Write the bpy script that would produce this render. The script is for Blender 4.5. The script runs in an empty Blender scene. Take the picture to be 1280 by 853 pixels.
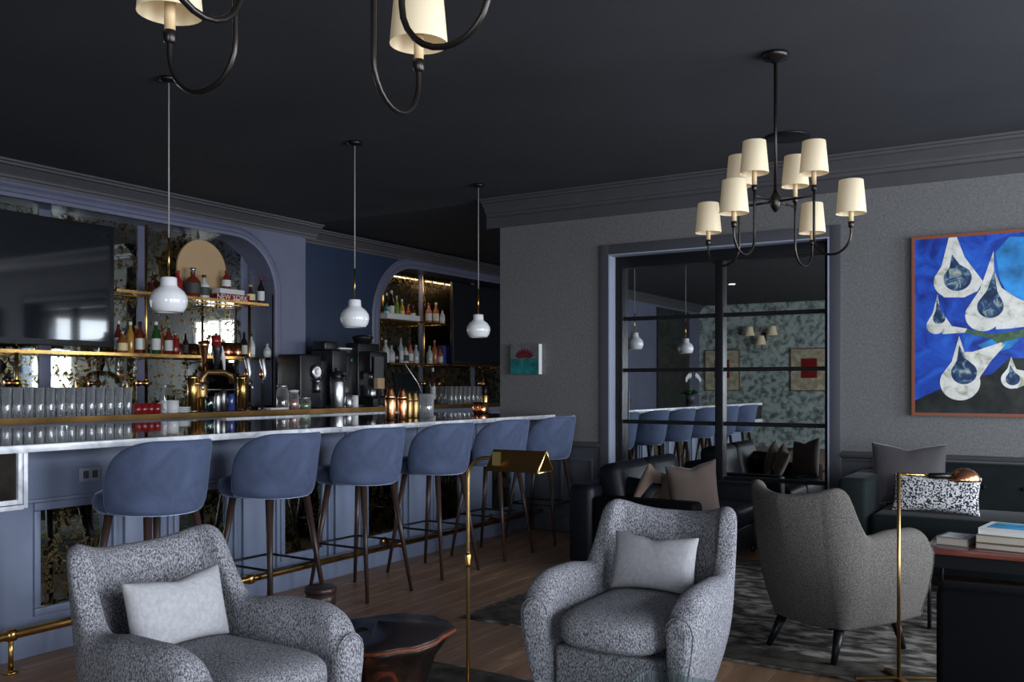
import bpy, bmesh, math, random
from mathutils import Vector, Matrix
R = math.radians
random.seed(7)
S = bpy.context.scene
COL = S.collection

# ------------------------------------------------------------------ camera
F = 1148.0; HZ = 481.0; EYE = 1.36
YAW = math.atan2(705, 1148)
SN, CS = math.sin(YAW), math.cos(YAW)
cd = bpy.data.cameras.new('camera'); cam = bpy.data.objects.new('camera', cd); COL.objects.link(cam)
cam.location = (0, 0, EYE); cam.rotation_euler = (R(90), 0, YAW)
cd.sensor_width = 36; cd.lens = F/1280*36; cd.shift_y = (HZ-426.5)/1280; cd.clip_start = .05
S.camera = cam
S.view_settings.view_transform = 'Standard'; S.view_settings.look = 'None'
S.view_settings.gamma = 1; S.view_settings.exposure = 0.15
# ------------------------------------------------------------------ world and daylight
w = bpy.data.worlds.new('world'); S.world = w; w.use_nodes = True
bg = w.node_tree.nodes['Background']; bg.inputs[0].default_value = (.55, .68, 1, 1); bg.inputs[1].default_value = 1.0
def area(loc, rot, sx, sy, power, color, name='daylight'):
    l = bpy.data.lights.new(name, 'AREA'); l.shape = 'RECTANGLE'; l.size = sx; l.size_y = sy
    l.energy = power; l.color = color
    o = bpy.data.objects.new(name, l); COL.objects.link(o); o.location = loc; o.rotation_euler = rot
    return o
DAY = (.86, .92, 1.0)
# windows of the east wall (light comes in towards -X)
for wy in (0.2, 3.4, 6.1):
    area((3.12, wy, 1.55), (0, R(90), 0), 2.3, 1.9, 175, DAY, 'east_window_and_fill_light')
area((3.12, 10.3, 1.6), (0, R(90), 0), 2.2, 2.2, 170, DAY, 'east_window_and_fill_light')  # added fill for the far alcove; the wall has no window here
# window in the back wall beside the camera
area((1.6, -4.62, 1.55), (R(90), 0, 0), 1.8, 2.2, 150, DAY, 'back_window_daylight')

# ------------------------------------------------------------------ pixel rays onto real planes
def ray(px):
    a = (px-640)/F
    return (a*CS-SN, a*SN+CS)
def yx(px, x):            # y where the ray of a column meets the plane X = x
    d = ray(px); return d[1]*x/d[0]
def xy(px, y):
    d = ray(px); return d[0]*y/d[1]
def dep(x, y): return -SN*x+CS*y
def zat(py, x, y): return EYE-(py-HZ)/F*dep(x, y)

# ------------------------------------------------------------------ materials
M = {}
def mat(name, col, rough=.5, metal=0, var=0, scale=8, bump=0, bscale=60, spec=.5, trans=0, emit=None, es=0, ior=1.45, coat=0, sheen=0, stretch=None, detail=4, sub=0):
    m = bpy.data.materials.new(name); m.use_nodes = True; M[name] = m
    nt = m.node_tree; b = nt.nodes['Principled BSDF']
    b.inputs['Base Color'].default_value = (*col, 1); b.inputs['Roughness'].default_value = rough
    b.inputs['Metallic'].default_value = metal; b.inputs['Specular IOR Level'].default_value = spec
    b.inputs['IOR'].default_value = ior
    b.inputs['Transmission Weight'].default_value = trans; b.inputs['Coat Weight'].default_value = coat
    b.inputs['Sheen Weight'].default_value = sheen; b.inputs['Sheen Roughness'].default_value = .35
    if sub: b.inputs['Subsurface Weight'].default_value = sub
    if emit: b.inputs['Emission Color'].default_value = (*emit, 1); b.inputs['Emission Strength'].default_value = es
    tc = nt.nodes.new('ShaderNodeTexCoord'); mp = nt.nodes.new('ShaderNodeMapping')
    nt.links.new(tc.outputs['Object'], mp.inputs[0])
    if stretch: mp.inputs['Scale'].default_value = stretch
    if var:
        n = nt.nodes.new('ShaderNodeTexNoise'); n.inputs['Scale'].default_value = scale; n.inputs['Detail'].default_value = detail
        r = nt.nodes.new('ShaderNodeValToRGB')
        r.color_ramp.elements[0].position = .3; r.color_ramp.elements[1].position = .7
        r.color_ramp.elements[0].color = (*[c*(1-var) for c in col], 1); r.color_ramp.elements[1].color = (*[min(1, c*(1+var)) for c in col], 1)
        nt.links.new(mp.outputs[0], n.inputs['Vector']); nt.links.new(n.outputs['Fac'], r.inputs[0]); nt.links.new(r.outputs[0], b.inputs['Base Color'])
    if bump:
        n2 = nt.nodes.new('ShaderNodeTexNoise'); n2.inputs['Scale'].default_value = bscale; n2.inputs['Detail'].default_value = 3
        bp = nt.nodes.new('ShaderNodeBump'); bp.inputs['Strength'].default_value = bump; bp.inputs['Distance'].default_value = .01
        nt.links.new(mp.outputs[0], n2.inputs['Vector']); nt.links.new(n2.outputs['Fac'], bp.inputs['Height']); nt.links.new(bp.outputs[0], b.inputs['Normal'])
    return m
def ramp2(name, stops, rough=.5, metal=0, scale=8, detail=8, dist=0, bump=0, kind='noise', stretch=None, coat=0, roughr=None, spec=.5, sheen=0):
    m = mat(name, stops[0][1], rough, metal, coat=coat, spec=spec, sheen=sheen)
    nt = m.node_tree; b = nt.nodes['Principled BSDF']
    tc = nt.nodes.new('ShaderNodeTexCoord'); mp = nt.nodes.new('ShaderNodeMapping'); nt.links.new(tc.outputs['Object'], mp.inputs[0])
    if stretch: mp.inputs['Scale'].default_value = stretch
    if kind == 'noise':
        n = nt.nodes.new('ShaderNodeTexNoise'); n.inputs['Detail'].default_value = detail; n.inputs['Distortion'].default_value = dist; out = n.outputs['Fac']
    elif kind == 'wave':
        n = nt.nodes.new('ShaderNodeTexWave'); n.inputs['Distortion'].default_value = dist; n.inputs['Detail'].default_value = detail; out = n.outputs['Fac']
    elif kind == 'vor':
        n = nt.nodes.new('ShaderNodeTexVoronoi'); n.feature = 'DISTANCE_TO_EDGE'; out = n.outputs['Distance']
    n.inputs['Scale'].default_value = scale
    r = nt.nodes.new('ShaderNodeValToRGB'); els = r.color_ramp.elements
    els[0].position = stops[0][0]; els[0].color = (*stops[0][1], 1); els[1].position = stops[-1][0]; els[1].color = (*stops[-1][1], 1)
    for p, c in stops[1:-1]:
        e = els.new(p); e.color = (*c, 1)
    nt.links.new(mp.outputs[0], n.inputs['Vector']); nt.links.new(out, r.inputs[0]); nt.links.new(r.outputs[0], b.inputs['Base Color'])
    if roughr:
        mr = nt.nodes.new('ShaderNodeMapRange'); mr.inputs['To Min'].default_value = roughr[0]; mr.inputs['To Max'].default_value = roughr[1]
        mr.inputs['From Min'].default_value = stops[0][0]; mr.inputs['From Max'].default_value = stops[-1][0]
        nt.links.new(out, mr.inputs['Value']); nt.links.new(mr.outputs[0], b.inputs['Roughness'])
    if bump:
        bp = nt.nodes.new('ShaderNodeBump'); bp.inputs['Strength'].default_value = bump; bp.inputs['Distance'].default_value = .01
        nt.links.new(out, bp.inputs['Height']); nt.links.new(bp.outputs[0], b.inputs['Normal'])
    return m

mat('ceiling', (.034, .036, .042), .75, var=.12, scale=1.5)
mat('ceiling_dark', (.016, .018, .022), .8)
ramp2('wallpaper', [(.3, (.105, .105, .105)), (.5, (.13, .13, .13)), (.7, (.165, .163, .16))], .55, scale=60, detail=10, dist=.6, bump=.12)
mat('wainscot', (.062, .066, .078), .5, var=.06, scale=3)
mat('crown_grey', (.062, .06, .066), .45, var=.05)
mat('trim_blue', (.118, .124, .186), .42, var=.08, scale=3)
mat('bar_blue', (.17, .205, .295), .4, var=.1, scale=4)
mat('navy', (.017, .031, .066), .35)
mat('casing', (.27, .30, .38), .45)
mat('casing_dark', (.058, .06, .07), .5)
ramp2('green_wallpaper', [(.35, (.12, .13, .12)), (.45, (.26, .31, .29)), (.54, (.42, .49, .46)), (.7, (.50, .57, .53))], .6, scale=9, detail=12, dist=.5)
ramp2('dark_pattern', [(.4, (.006, .006, .006)), (.6, (.03, .032, .03))], .4, scale=9, detail=8, dist=1)
ramp2('wood_floor', [(.3, (.18, .10, .055)), (.55, (.32, .185, .108)), (.75, (.42, .26, .16))], .4, scale=2.2, detail=8, dist=1.0, stretch=(6, .5, 1), bump=.05)
mat('wood_floor_gap', (.03, .02, .014), .7)
ramp2('rug', [(.38, (.018, .015, .011)), (.47, (.065, .056, .044)), (.56, (.19, .175, .155)), (.7, (.34, .33, .30))], .95, scale=8, detail=15, dist=.3, stretch=(1, 1.7, 1), bump=.3)
ramp2('rug_border', [(.35, (.016, .013, .010)), (.65, (.095, .082, .064))], .95, scale=9, detail=9)
ramp2('rug_edge', [(.3, (.10, .09, .075)), (.7, (.18, .165, .14))], .95, scale=9, detail=9)
def antique(name, base, vein, scale, vp=.40):
    m = mat(name, base, .05, 1); nt = m.node_tree; b = nt.nodes['Principled BSDF']; L_ = nt.links.new
    tc = nt.nodes.new('ShaderNodeTexCoord')
    n = nt.nodes.new('ShaderNodeTexNoise'); n.inputs['Scale'].default_value = scale; n.inputs['Detail'].default_value = 12; n.inputs['Roughness'].default_value = .7; n.inputs['Distortion'].default_value = .35
    n2 = nt.nodes.new('ShaderNodeTexNoise'); n2.inputs['Scale'].default_value = scale*.35; n2.inputs['Detail'].default_value = 3
    ad = nt.nodes.new('ShaderNodeMath'); ad.operation = 'MULTIPLY_ADD'; ad.inputs[1].default_value = .45; sb = nt.nodes.new('ShaderNodeMath'); sb.operation = 'SUBTRACT'; sb.inputs[1].default_value = .225
    L_(tc.outputs['Object'], n.inputs['Vector']); L_(tc.outputs['Object'], n2.inputs['Vector']); L_(n2.outputs['Fac'], ad.inputs[0]); L_(n.outputs['Fac'], ad.inputs[2]); L_(ad.outputs[0], sb.inputs[0])
    r = nt.nodes.new('ShaderNodeValToRGB'); e = r.color_ramp.elements; e[0].position = vp; e[0].color = (*vein, 1); e[1].position = vp+.09; e[1].color = (*base, 1)
    q = e.new(vp+.03); q.color = (.34, .25, .10, 1); q = e.new(vp+.055); q.color = (.12, .12, .10, 1)
    L_(sb.outputs[0], r.inputs[0]); L_(r.outputs[0], b.inputs['Base Color'])
    mr = nt.nodes.new('ShaderNodeMapRange'); mr.inputs['From Min'].default_value = vp; mr.inputs['From Max'].default_value = vp+.08; mr.inputs['To Min'].default_value = .35; mr.inputs['To Max'].default_value = .03
    L_(sb.outputs[0], mr.inputs['Value']); L_(mr.outputs[0], b.inputs['Roughness'])
antique('antique_mirror', (.62, .66, .62), (.03, .026, .018), 26, .405)
antique('antique_mirror_far', (.70, .62, .45), (.05, .035, .015), 30, .44)
antique('antique_panel', (.30, .34, .32), (.01, .009, .006), 20, .42)
mat('clear_mirror', (.55, .58, .60), .02, 1)
mat('door_mirror', (.74, .78, .78), .015, 1)
mat('screen', (.010, .012, .016), .06, 0, spec=.9, coat=.8)
mat('black_metal', (.012, .012, .014), .38, .4)
mat('black_plastic', (.010, .010, .012), .35)
mat('black_rubber', (.018, .018, .018), .7)
mat('bronze', (.045, .04, .038), .32, .9)
mat('brass', (.62, .37, .12), .22, 1, var=.25, scale=9)
mat('brass_dull', (.42, .27, .11), .35, 1, var=.2, scale=7)
mat('brass_edge', (.22, .125, .045), .35, 1, var=.3, scale=4)
mat('copper', (.80, .36, .17), .22, 1)
mat('gold', (.9, .65, .25), .2, 1)
mat('steel', (.62, .63, .65), .32, 1)
mat('steel_dark', (.22, .22, .22), .3, 1)
ramp2('marble', [(.3, (.45, .47, .52)), (.48, (.66, .68, .72)), (.6, (.78, .79, .82))], .2, scale=7, detail=10, dist=1.4)
ramp2('granite', [(.35, (.015, .016, .018)), (.6, (.04, .042, .045)), (.72, (.12, .12, .12))], .06, scale=30, detail=10, coat=.6, spec=.8)
ramp2('dark_stone', [(.35, (.010, .009, .007)), (.65, (.024, .021, .017))], .75, spec=.08, scale=9, detail=8)
def velvet(name, col):
    m = ramp2(name, [(.3, tuple(c*.75 for c in col)), (.7, tuple(c*1.25 for c in col))], .75, scale=5, detail=5, dist=1.2, bump=.05)
    b = m.node_tree.nodes['Principled BSDF']; b.inputs['Sheen Weight'].default_value = 1.0; b.inputs['Sheen Roughness'].default_value = .28
    b.inputs['Sheen Tint'].default_value = (.55, .66, .95, 1); b.inputs['Specular IOR Level'].default_value = .2
velvet('velvet_blue', (.066, .086, .150))
mat('walnut', (.04, .022, .017), .35, var=.3, scale=12, stretch=(1, 1, .2))
def tweed(name, a, b_, c, scale=240):
    m = ramp2(name, [(.36, a), (.5, b_), (.62, c)], .95, scale=scale, detail=3, stretch=(1, 1, .5), bump=.35, spec=.15)
tweed('tweed_grey', (.06, .06, .068), (.19, .19, .208), (.35, .35, .38))
tweed('tweed_brown', (.055, .05, .045), (.105, .097, .088), (.16, .15, .14), 300)
mat('linen_light', (.36, .36, .375), .9, var=.12, scale=60, bump=.25, bscale=250, stretch=(1, 3, 1))
mat('linen_grey', (.30, .295, .31), .9, var=.1, scale=60, bump=.25, bscale=250)
mat('leather_black', (.004, .005, .008), .46, spec=.28, var=.2, scale=4, bump=.15, bscale=90)
mat('leather_box', (.003, .003, .004), .7, spec=.07)
mat('velvet_green', (.006, .010, .0105), .75, var=.15, sheen=.06, spec=.2)
mat('cushion_taupe', (.058, .040, .032), .8, var=.12, sheen=.3)
mat('cushion_beige', (.16, .11, .085), .8, var=.12, sheen=.2)
mat('cushion_dark', (.045, .04, .045), .75, var=.15, sheen=.4)
ramp2('speckle', [(.47, (.02, .02, .025)), (.52, (.62, .62, .64))], .9, scale=85, detail=2)
mat('shade_cream', (.70, .60, .42), .8, emit=(1, .78, .48), es=.10)
mat('shade_inside', (.85, .8, .68), .8, emit=(1, .85, .6), es=.12)
mat('candle', (.62, .45, .25), .5)
mat('milk_glass', (.80, .80, .81), .12, coat=.5)
mat('cord', (.30, .28, .28), .6)
ramp2('stump', [(.42, (.008, .005, .004)), (.56, (.02, .009, .006)), (.66, (.13, .03, .014)), (.74, (.03, .01, .007))], .35, scale=9, detail=8, dist=1.5, stretch=(1, 1, .45), bump=.6)
mat('stump_top', (.022, .017, .018), .3, var=.4, scale=5)
mat('stump_rim', (.15, .04, .018), .4, var=.5, scale=20)
mat('redwood', (.17, .045, .03), .22, var=.3, scale=3, coat=.4)
mat('frame_wood', (.22, .065, .03), .4)
mat('white_paint', (.72, .72, .72), .5)
mat('white_ceramic', (.8, .8, .8), .15)
mat('paper', (.62, .62, .60), .7)
mat('paper_warm', (.38, .34, .28), .7)
def glassy(name, col, rough=.03, milk=.0):  # milk: white mixed in towards grazing edges, painting their backlit brightness
    m = bpy.data.materials.new(name); m.use_nodes = True; M[name] = m
    nt = m.node_tree; nt.nodes.clear()
    o = nt.nodes.new('ShaderNodeOutputMaterial'); mx = nt.nodes.new('ShaderNodeMixShader'); t = nt.nodes.new('ShaderNodeBsdfTransparent')
    g = nt.nodes.new('ShaderNodeBsdfGlossy'); fr = nt.nodes.new('ShaderNodeLayerWeight'); fr.inputs[0].default_value = .35
    mr = nt.nodes.new('ShaderNodeMapRange'); mr.inputs['To Min'].default_value = .12; mr.inputs['To Max'].default_value = .6
    t.inputs[0].default_value = (*col, 1); g.inputs['Roughness'].default_value = rough
    nt.links.new(fr.outputs['Facing'], mr.inputs['Value']); nt.links.new(mr.outputs[0], mx.inputs[0])
    nt.links.new(t.outputs[0], mx.inputs[1]); nt.links.new(g.outputs[0], mx.inputs[2]); df = nt.nodes.new('ShaderNodeBsdfDiffuse'); df2 = nt.nodes.new('ShaderNodeMixShader'); mk = nt.nodes.new('ShaderNodeMapRange'); mk.inputs['To Min'].default_value = milk*.25; mk.inputs['To Max'].default_value = min(1, milk*2.6); nt.links.new(fr.outputs['Facing'], mk.inputs['Value']); nt.links.new(mk.outputs[0], df2.inputs[0]); df.inputs[0].default_value = (.9, .92, .95, 1)
    nt.links.new(mx.outputs[0], df2.inputs[1]); nt.links.new(df.outputs[0], df2.inputs[2]); nt.links.new(df2.outputs[0], o.inputs[0])
glassy('glass', (.95, .96, .97), .03, .16); glassy('glass_teal', (.55, .75, .74)); glassy('glass_shelf', (.6, .68, .66))
mat('window_sky', (.8, .9, 1), .5, emit=(.95, .97, 1), es=5.5)
mat('lamp_panel', (.9, .9, .9), .5, emit=(1, .97, .92), es=3)
for nm, c in dict(amber=(.22, .07, .015), whisky=(.13, .025, .01), clear=(.45, .5, .5), green=(.015, .07, .015), lime=(.16, .28, .04), dark=(.012, .010, .010),
                  red=(.25, .015, .015), orange=(.38, .12, .04), gold_liq=(.38, .20, .04), white_b=(.62, .62, .60), teal=(.03, .25, .22), brown=(.06, .02, .012),
                  pinkish=(.45, .18, .15), blue_b=(.05, .07, .25), yellow=(.42, .30, .03)).items():
    mat('b_'+nm, c, .12, coat=.5, var=.25, scale=20)
mat('label_white', (.66, .66, .64), .6); mat('label_cream', (.66, .55, .30), .6); mat('label_dark', (.05, .05, .05), .6)
mat('cork', (.45, .30, .16), .7)

# ------------------------------------------------------------------ mesh building
class B:
    def __init__(s): s.v = []; s.f = []; s.mi = []; s.sm = []; s.m = 0
    def add(s, vs, fs, smooth=False):
        n = len(s.v); s.v += [tuple(v) for v in vs]
        for f in fs: s.f.append([i+n for i in f]); s.mi.append(s.m); s.sm.append(smooth)
        return s
    def box(s, x0, y0, z0, x1, y1, z1):
        if x0 > x1: x0, x1 = x1, x0
        if y0 > y1: y0, y1 = y1, y0
        if z0 > z1: z0, z1 = z1, z0
        return s.add([(x0, y0, z0), (x1, y0, z0), (x1, y1, z0), (x0, y1, z0), (x0, y0, z1), (x1, y0, z1), (x1, y1, z1), (x0, y1, z1)],
                     [(0, 3, 2, 1), (4, 5, 6, 7), (0, 1, 5, 4), (1, 2, 6, 5), (2, 3, 7, 6), (3, 0, 4, 7)])
    def grid(s, rows, closed=True, cap=True, smooth=True):
        n = len(rows[0]); vs = [p for r in rows for p in r]; fs = []
        for i in range(len(rows)-1):
            for j in range(n if closed else n-1):
                k = (j+1) % n
                fs.append((i*n+j, i*n+k, (i+1)*n+k, (i+1)*n+j))
        if cap and closed:
            fs.append(tuple(range(n))[::-1]); fs.append(tuple((len(rows)-1)*n+j for j in range(n)))
        return s.add(vs, fs, smooth)
    def lathe(s, prof, cx=0, cy=0, cz=0, n=24, smooth=True, cap=True):
        return s.grid([[(cx+r*math.cos(2*math.pi*k/n), cy+r*math.sin(2*math.pi*k/n), cz+z) for k in range(n)] for r, z in prof], True, cap, smooth)
    def tube(s, pts, r, n=8, smooth=True):
        pts = [Vector(p) for p in pts]; rows = []
        rr = r if isinstance(r, (list, tuple)) else [r]*len(pts)
        t0 = (pts[1]-pts[0]).normalized(); up = Vector((0, 0, 1)) if abs(t0.z) < .9 else Vector((1, 0, 0))
        nrm = (up-t0*up.dot(t0)).normalized()
        for i, p in enumerate(pts):
            if i == 0: t = pts[1]-p
            elif i == len(pts)-1: t = p-pts[i-1]
            else: t = (pts[i+1]-p).normalized()+(p-pts[i-1]).normalized()
            t = t.normalized(); nrm = (nrm-t*nrm.dot(t)).normalized(); bn = t.cross(nrm)
            rows.append([tuple(p+(nrm*math.cos(2*math.pi*k/n)+bn*math.sin(2*math.pi*k/n))*rr[i]) for k in range(n)])
        return s.grid(rows, True, True, smooth)
    def prism(s, poly, axis, a, b, smooth=False):
        def mk(u, v, w):
            return {'x': (w, u, v), 'y': (u, w, v), 'z': (u, v, w)}[axis]
        n = len(poly); vs = [mk(u, v, a) for u, v in poly]+[mk(u, v, b) for u, v in poly]
        fs = [tuple(range(n))[::-1], tuple(range(n, 2*n))]+[(i, (i+1) % n, n+(i+1) % n, n+i) for i in range(n)]
        return s.add(vs, fs, smooth)
    def build(s, name, m, parent=None, bevel=0, sub=0, loc=None, rot=None, auto=False):
        me = bpy.data.meshes.new(name); me.from_pydata(s.v, [], s.f)
        for x in (m if isinstance(m, (list, tuple)) else [m]): me.materials.append(M[x])
        me.polygons.foreach_set('material_index', s.mi); me.polygons.foreach_set('use_smooth', s.sm)
        bm = bmesh.new(); bm.from_mesh(me); bmesh.ops.recalc_face_normals(bm, faces=bm.faces); bm.to_mesh(me); bm.free()
        o = bpy.data.objects.new(name, me); COL.objects.link(o)
        if parent: o.parent = parent
        if loc: o.location = loc
        if rot: o.rotation_euler = rot
        if bevel:
            md = o.modifiers.new('bevel', 'BEVEL'); md.width = bevel; md.segments = 3; md.limit_method = 'ANGLE'; md.angle_limit = R(40)
            for p in me.polygons: p.use_smooth = True
        if sub:
            md = o.modifiers.new('sub', 'SUBSURF'); md.levels = sub; md.render_levels = sub
            for p in me.polygons: p.use_smooth = True
        return o
def thing(name, label, cat, loc=(0, 0, 0), rz=0, group=None):
    o = bpy.data.objects.new(name, None); COL.objects.link(o); o.location = loc; o.rotation_euler = (0, 0, rz)
    o.empty_display_size = .05
    return tag(o, label, cat, group)
def tag(o, label, cat, group=None):
    o['label'] = label; o['category'] = cat
    if group: o['group'] = group
    return o
def struct(o): o['kind'] = 'structure'; return o
def dup(root, loc, rz=None, label=None, group=None, scale=None):
    def cp(o, parent):
        c = o.copy(); COL.objects.link(c)
        if parent: c.parent = parent
        for ch in o.children: cp(ch, c)
        return c
    c = cp(root, None); c.location = loc
    if rz is not None: c.rotation_euler = (0, 0, rz)
    if label: c['label'] = label
    if group: c['group'] = group
    if scale: c.scale = scale
    return c

# ================================================================== SETTING
ZC = 3.145; DW = 7.5; XL = -7.3; XM = -7.6; XL2 = -7.53; XM2 = -7.85
XE = 3.2; YB = -4.7; YE = 13.0
fl = struct(B().box(XM-.3, YB-.2, -.1, XE+.2, YE+.2, -.004).build('floor', 'wood_floor_gap'))
# floor planks, laid along Y, where the floor is in view; plain boards beyond
pw, gap = .19, .004
variants = []
for L in (1.9, 2.3, 1.5): variants.append(B().box(0, 0, -.004, pw-gap, L-gap, 0).build('plank', 'wood_floor', fl))
used = [False]*3
x = -5.0; k = 0
while x < .6:
    y = 1.2+random.uniform(-1.0, 0)
    while y < 7.5:
        i = random.randrange(3); L = (1.9, 2.3, 1.5)[i]
        o = variants[i] if not used[i] else variants[i].copy()
        if used[i]: COL.objects.link(o)
        used[i] = True; o.location = (x, y, 0)
        if y+L > DW-.03: o.scale = (1, max(.05, (DW-.03-y))/L, 1)
        y += L; k += 1
    x += pw
b = B()
for i in range(13): b.box(XM-.2+i*pw, YB, -.004, XM-.2+(i+1)*pw-gap, YE, 0)
for i in range(14): b.box(.605+i*pw, YB, -.004, .605+(i+1)*pw-gap, YE, 0)
for i in range(29): b.box(-5+i*pw, YB, -.004, -5+(i+1)*pw-gap, .19, 0)
o = b.build('distant_planks', 'wood_floor', fl); o['kind'] = 'stuff'
struct(B().box(XM-.3, YB-.2, ZC, XE+.2, DW+.02, ZC+.15).build('ceiling', 'ceiling'))
struct(B().box(XM-.5, DW+.02, ZC+.02, XE+.2, YE+.2, ZC+.17).build('ceiling_bar', 'ceiling_dark'))

# ---- door wall (y = DW), from x=-4.74 to XE with the door opening
OX0, OX1, OZ = -3.566, -1.67, 2.515
XW0 = -4.74
b = B(); b.box(XW0, DW, .84, OX0-.10, DW+.22, ZC); b.box(OX1+.10, DW, .84, XE, DW+.22, ZC); b.box(OX0-.10, DW, OZ+.10, OX1+.10, DW+.22, ZC)
struct(b.build('wall_back', 'wallpaper'))
b = B(); b.box(XW0, DW, 0, OX0-.10, DW+.22, .84); b.box(OX1+.10, DW, 0, XE, DW+.22, .84)
wb = struct(b.build('wall_wainscot', 'wainscot'))
# chair rails
def rail_prof(x0, x1, name):
    b = B(); b.prism([(DW, .765), (DW-.012, .765), (DW-.014, .785), (DW-.028, .795), (DW-.034, .815), (DW-.02, .83), (DW, .84)], 'x', x0, x1)
    return struct(b.build(name, 'crown_grey'))
rail_prof(-4.13, OX0-.10, 'trim_1'); rail_prof(OX1+.10, XE, 'trim_2')
b = B(); b.box(-4.3, DW-.015, 0, OX0-.10, DW, .14); struct(b.build('baseboard_left', 'wainscot', bevel=.004))
b = B(); b.box(OX1+.10, DW-.015, 0, XE, DW, .14); struct(b.build('baseboard_right', 'wainscot', bevel=.004))
# wainscot panel mouldings
def frame_y(b, x0, x1, z0, z1, y, w=.03, t=.012):
    b.box(x0, y, z0, x1, y-t, z0+w); b.box(x0, y, z1-w, x1, y-t, z1); b.box(x0, y, z0+w, x0+w, y-t, z1-w); b.box(x1-w, y, z0+w, x1, y-t, z1-w)
b = B(); frame_y(b, -4.08, -3.74, .2, .69, DW)
for i in range(4): frame_y(b, OX1+.2+i*1.15, OX1+1.2+i*1.15, .2, .69, DW)
b.build('panel_moulding', 'wainscot', wb, bevel=.003)
# door casing
b = B()
b.box(OX0-.10, DW-.022, 0, OX0-.012, DW+.2, OZ+.10); b.box(OX1+.012, DW-.022, 0, OX1+.10, DW+.2, OZ+.10); b.box(OX0-.012, DW-.022, OZ+.012, OX1+.012, DW+.2, OZ+.10)
cz = struct(b.build('trim_3', 'casing_dark', bevel=.004))
b = B(); b.box(OX0-.012, DW-.026, 0, OX0, DW+.19, OZ+.012); b.box(OX1, DW-.026, 0, OX1+.012, DW+.19, OZ+.012); b.box(OX0, DW-.026, OZ, OX1, DW+.19, OZ+.012)
b.build('jamb', 'casing', cz)  # paler than the casing: window light on the reveal put into the colour
# the black steel door: two mirrored leaves with muntins
dr = struct(B().box(OX0, DW+.17, 0, OX1, DW+.19, OZ).build('door_1', 'black_metal'))
b = B(); b.box(OX0, DW+.10, 0, OX0+.07, DW+.17, OZ); b.box(OX1-.05, DW+.10, 0, OX1, DW+.17, OZ); b.box(OX0+.07, DW+.10, OZ-.10, OX1-.05, DW+.17, OZ)
b.build('door_frame', 'black_metal', dr, bevel=.003)
xm = -2.60
rows = [.06, .56, 1.025, 1.49, 1.956, OZ-.10]
b = B(); b.box(xm-.035, DW+.11, 0, xm+.035, DW+.165, OZ-.10); b.build('mullion', 'black_metal', dr, bevel=.003)
for z in rows[1:-1]:
    for (a, c) in ((OX0+.07, xm-.035), (xm+.035, OX1-.05)):
        B().box(a, DW+.135, z-.017, c, DW+.162, z+.017).build('muntin', 'black_metal', dr)
for z0, z1 in zip(rows, rows[1:]):
    for (a, c) in ((OX0+.07, xm-.035), (xm+.035, OX1-.05)):
        B().box(a, DW+.163, z0, c, DW+.169, z1).build('pane', 'door_mirror', dr)
o = B().box(OX0+.055, DW+.085, 1.02, OX0+.075, DW+.10, 1.30).build('pull_handle', 'black_metal', dr)

# crown mouldings: profile in (offset from wall, z)
CP = [(0, ZC-.155), (.015, ZC-.155), (.02, ZC-.13), (.035, ZC-.125), (.04, ZC-.105), (.055, ZC-.085), (.09, ZC-.045), (.115, ZC-.038), (.12, ZC-.022), (.145, ZC-.018), (.15, ZC-.002), (0, ZC-.002)]
CP = [(0, ZC-.27), (.012, ZC-.27), (.012, ZC-.17), (.02, ZC-.168)]+CP[1:]
struct(B().prism([(DW-d, z) for d, z in CP], 'x', XW0-.15, XE).build('trim_4', 'crown_grey'))
# side return at wall end
b = B(); b.prism([(XW0-d, z) for d, z in CP[4:]], 'y', DW-.02, DW+.22); struct(b.build('trim_5', 'crown_grey'))
# ---- east wall with windows, back wall (behind the camera)
b = B(); b.box(XE, YB, 0, XE+.15, YE, .55); b.box(XE, YB, 2.6, XE+.15, YE, ZC)
ys = [YB, -1.0, 1.4, 2.2, 4.6, 5.0, 7.2, YE]
for a, c in zip(ys[::2], ys[1::2]): b.box(XE, a, .55, XE+.15, c, 2.6)
struct(b.build('wall_east', 'wallpaper'))
n = 1
for a, c in ((-1.0, 1.4), (2.2, 4.6), (5.0, 7.2)):
    b = B(); b.box(XE, a, .55, XE+.06, a+.06, 2.6); b.box(XE, c-.06, .55, XE+.06, c, 2.6); b.box(XE, a+.06, .55, XE+.06, c-.06, .62); b.box(XE, a+.06, 2.53, XE+.06, c-.06, 2.6)
    b.box(XE+.01, (a+c)/2-.02, .62, XE+.05, (a+c)/2+.02, 2.53)
    wn = struct(b.build('window_%d' % n, 'black_metal')); n += 1
b = B(); b.box(XM-.3, YB-.15, 0, .6, YB, ZC); b.box(2.6, YB-.15, 0, XE, YB, ZC); b.box(.6, YB-.15, 0, 2.6, YB, .45); b.box(.6, YB-.15, 2.7, 2.6, YB, ZC)
struct(b.build('wall_rear', 'green_wallpaper'))
# far end of the bar aisle, with a tall bright window seen in the bar mirrors
b = B(); WX0, WX1 = -.85, .75
b.box(XM2-.2, YE, 0, WX0, YE+.15, ZC+.02); b.box(WX1, YE, 0, XE, YE+.15, ZC+.02); b.box(WX0, YE, 0, WX1, YE+.15, .7); b.box(WX0, YE, 2.75, WX1, YE+.15, ZC+.02)
struct(b.build('wall_far', 'wainscot'))
b = B(); b.box(WX0, YE+.10, .7, WX1, YE+.12, 2.75); wn = struct(b.build('window_4', 'window_sky'))
b = B()
for fz in (.7, 1.95, 2.68): b.box(WX0, YE+.04, fz, WX1, YE+.09, fz+.07)
for fx in (WX0, (WX0+WX1)/2-.03, WX1-.06): b.box(fx, YE+.04, .7, fx+.06, YE+.09, 2.75)
b.build('window_frame', 'casing_dark', wn)

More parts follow.
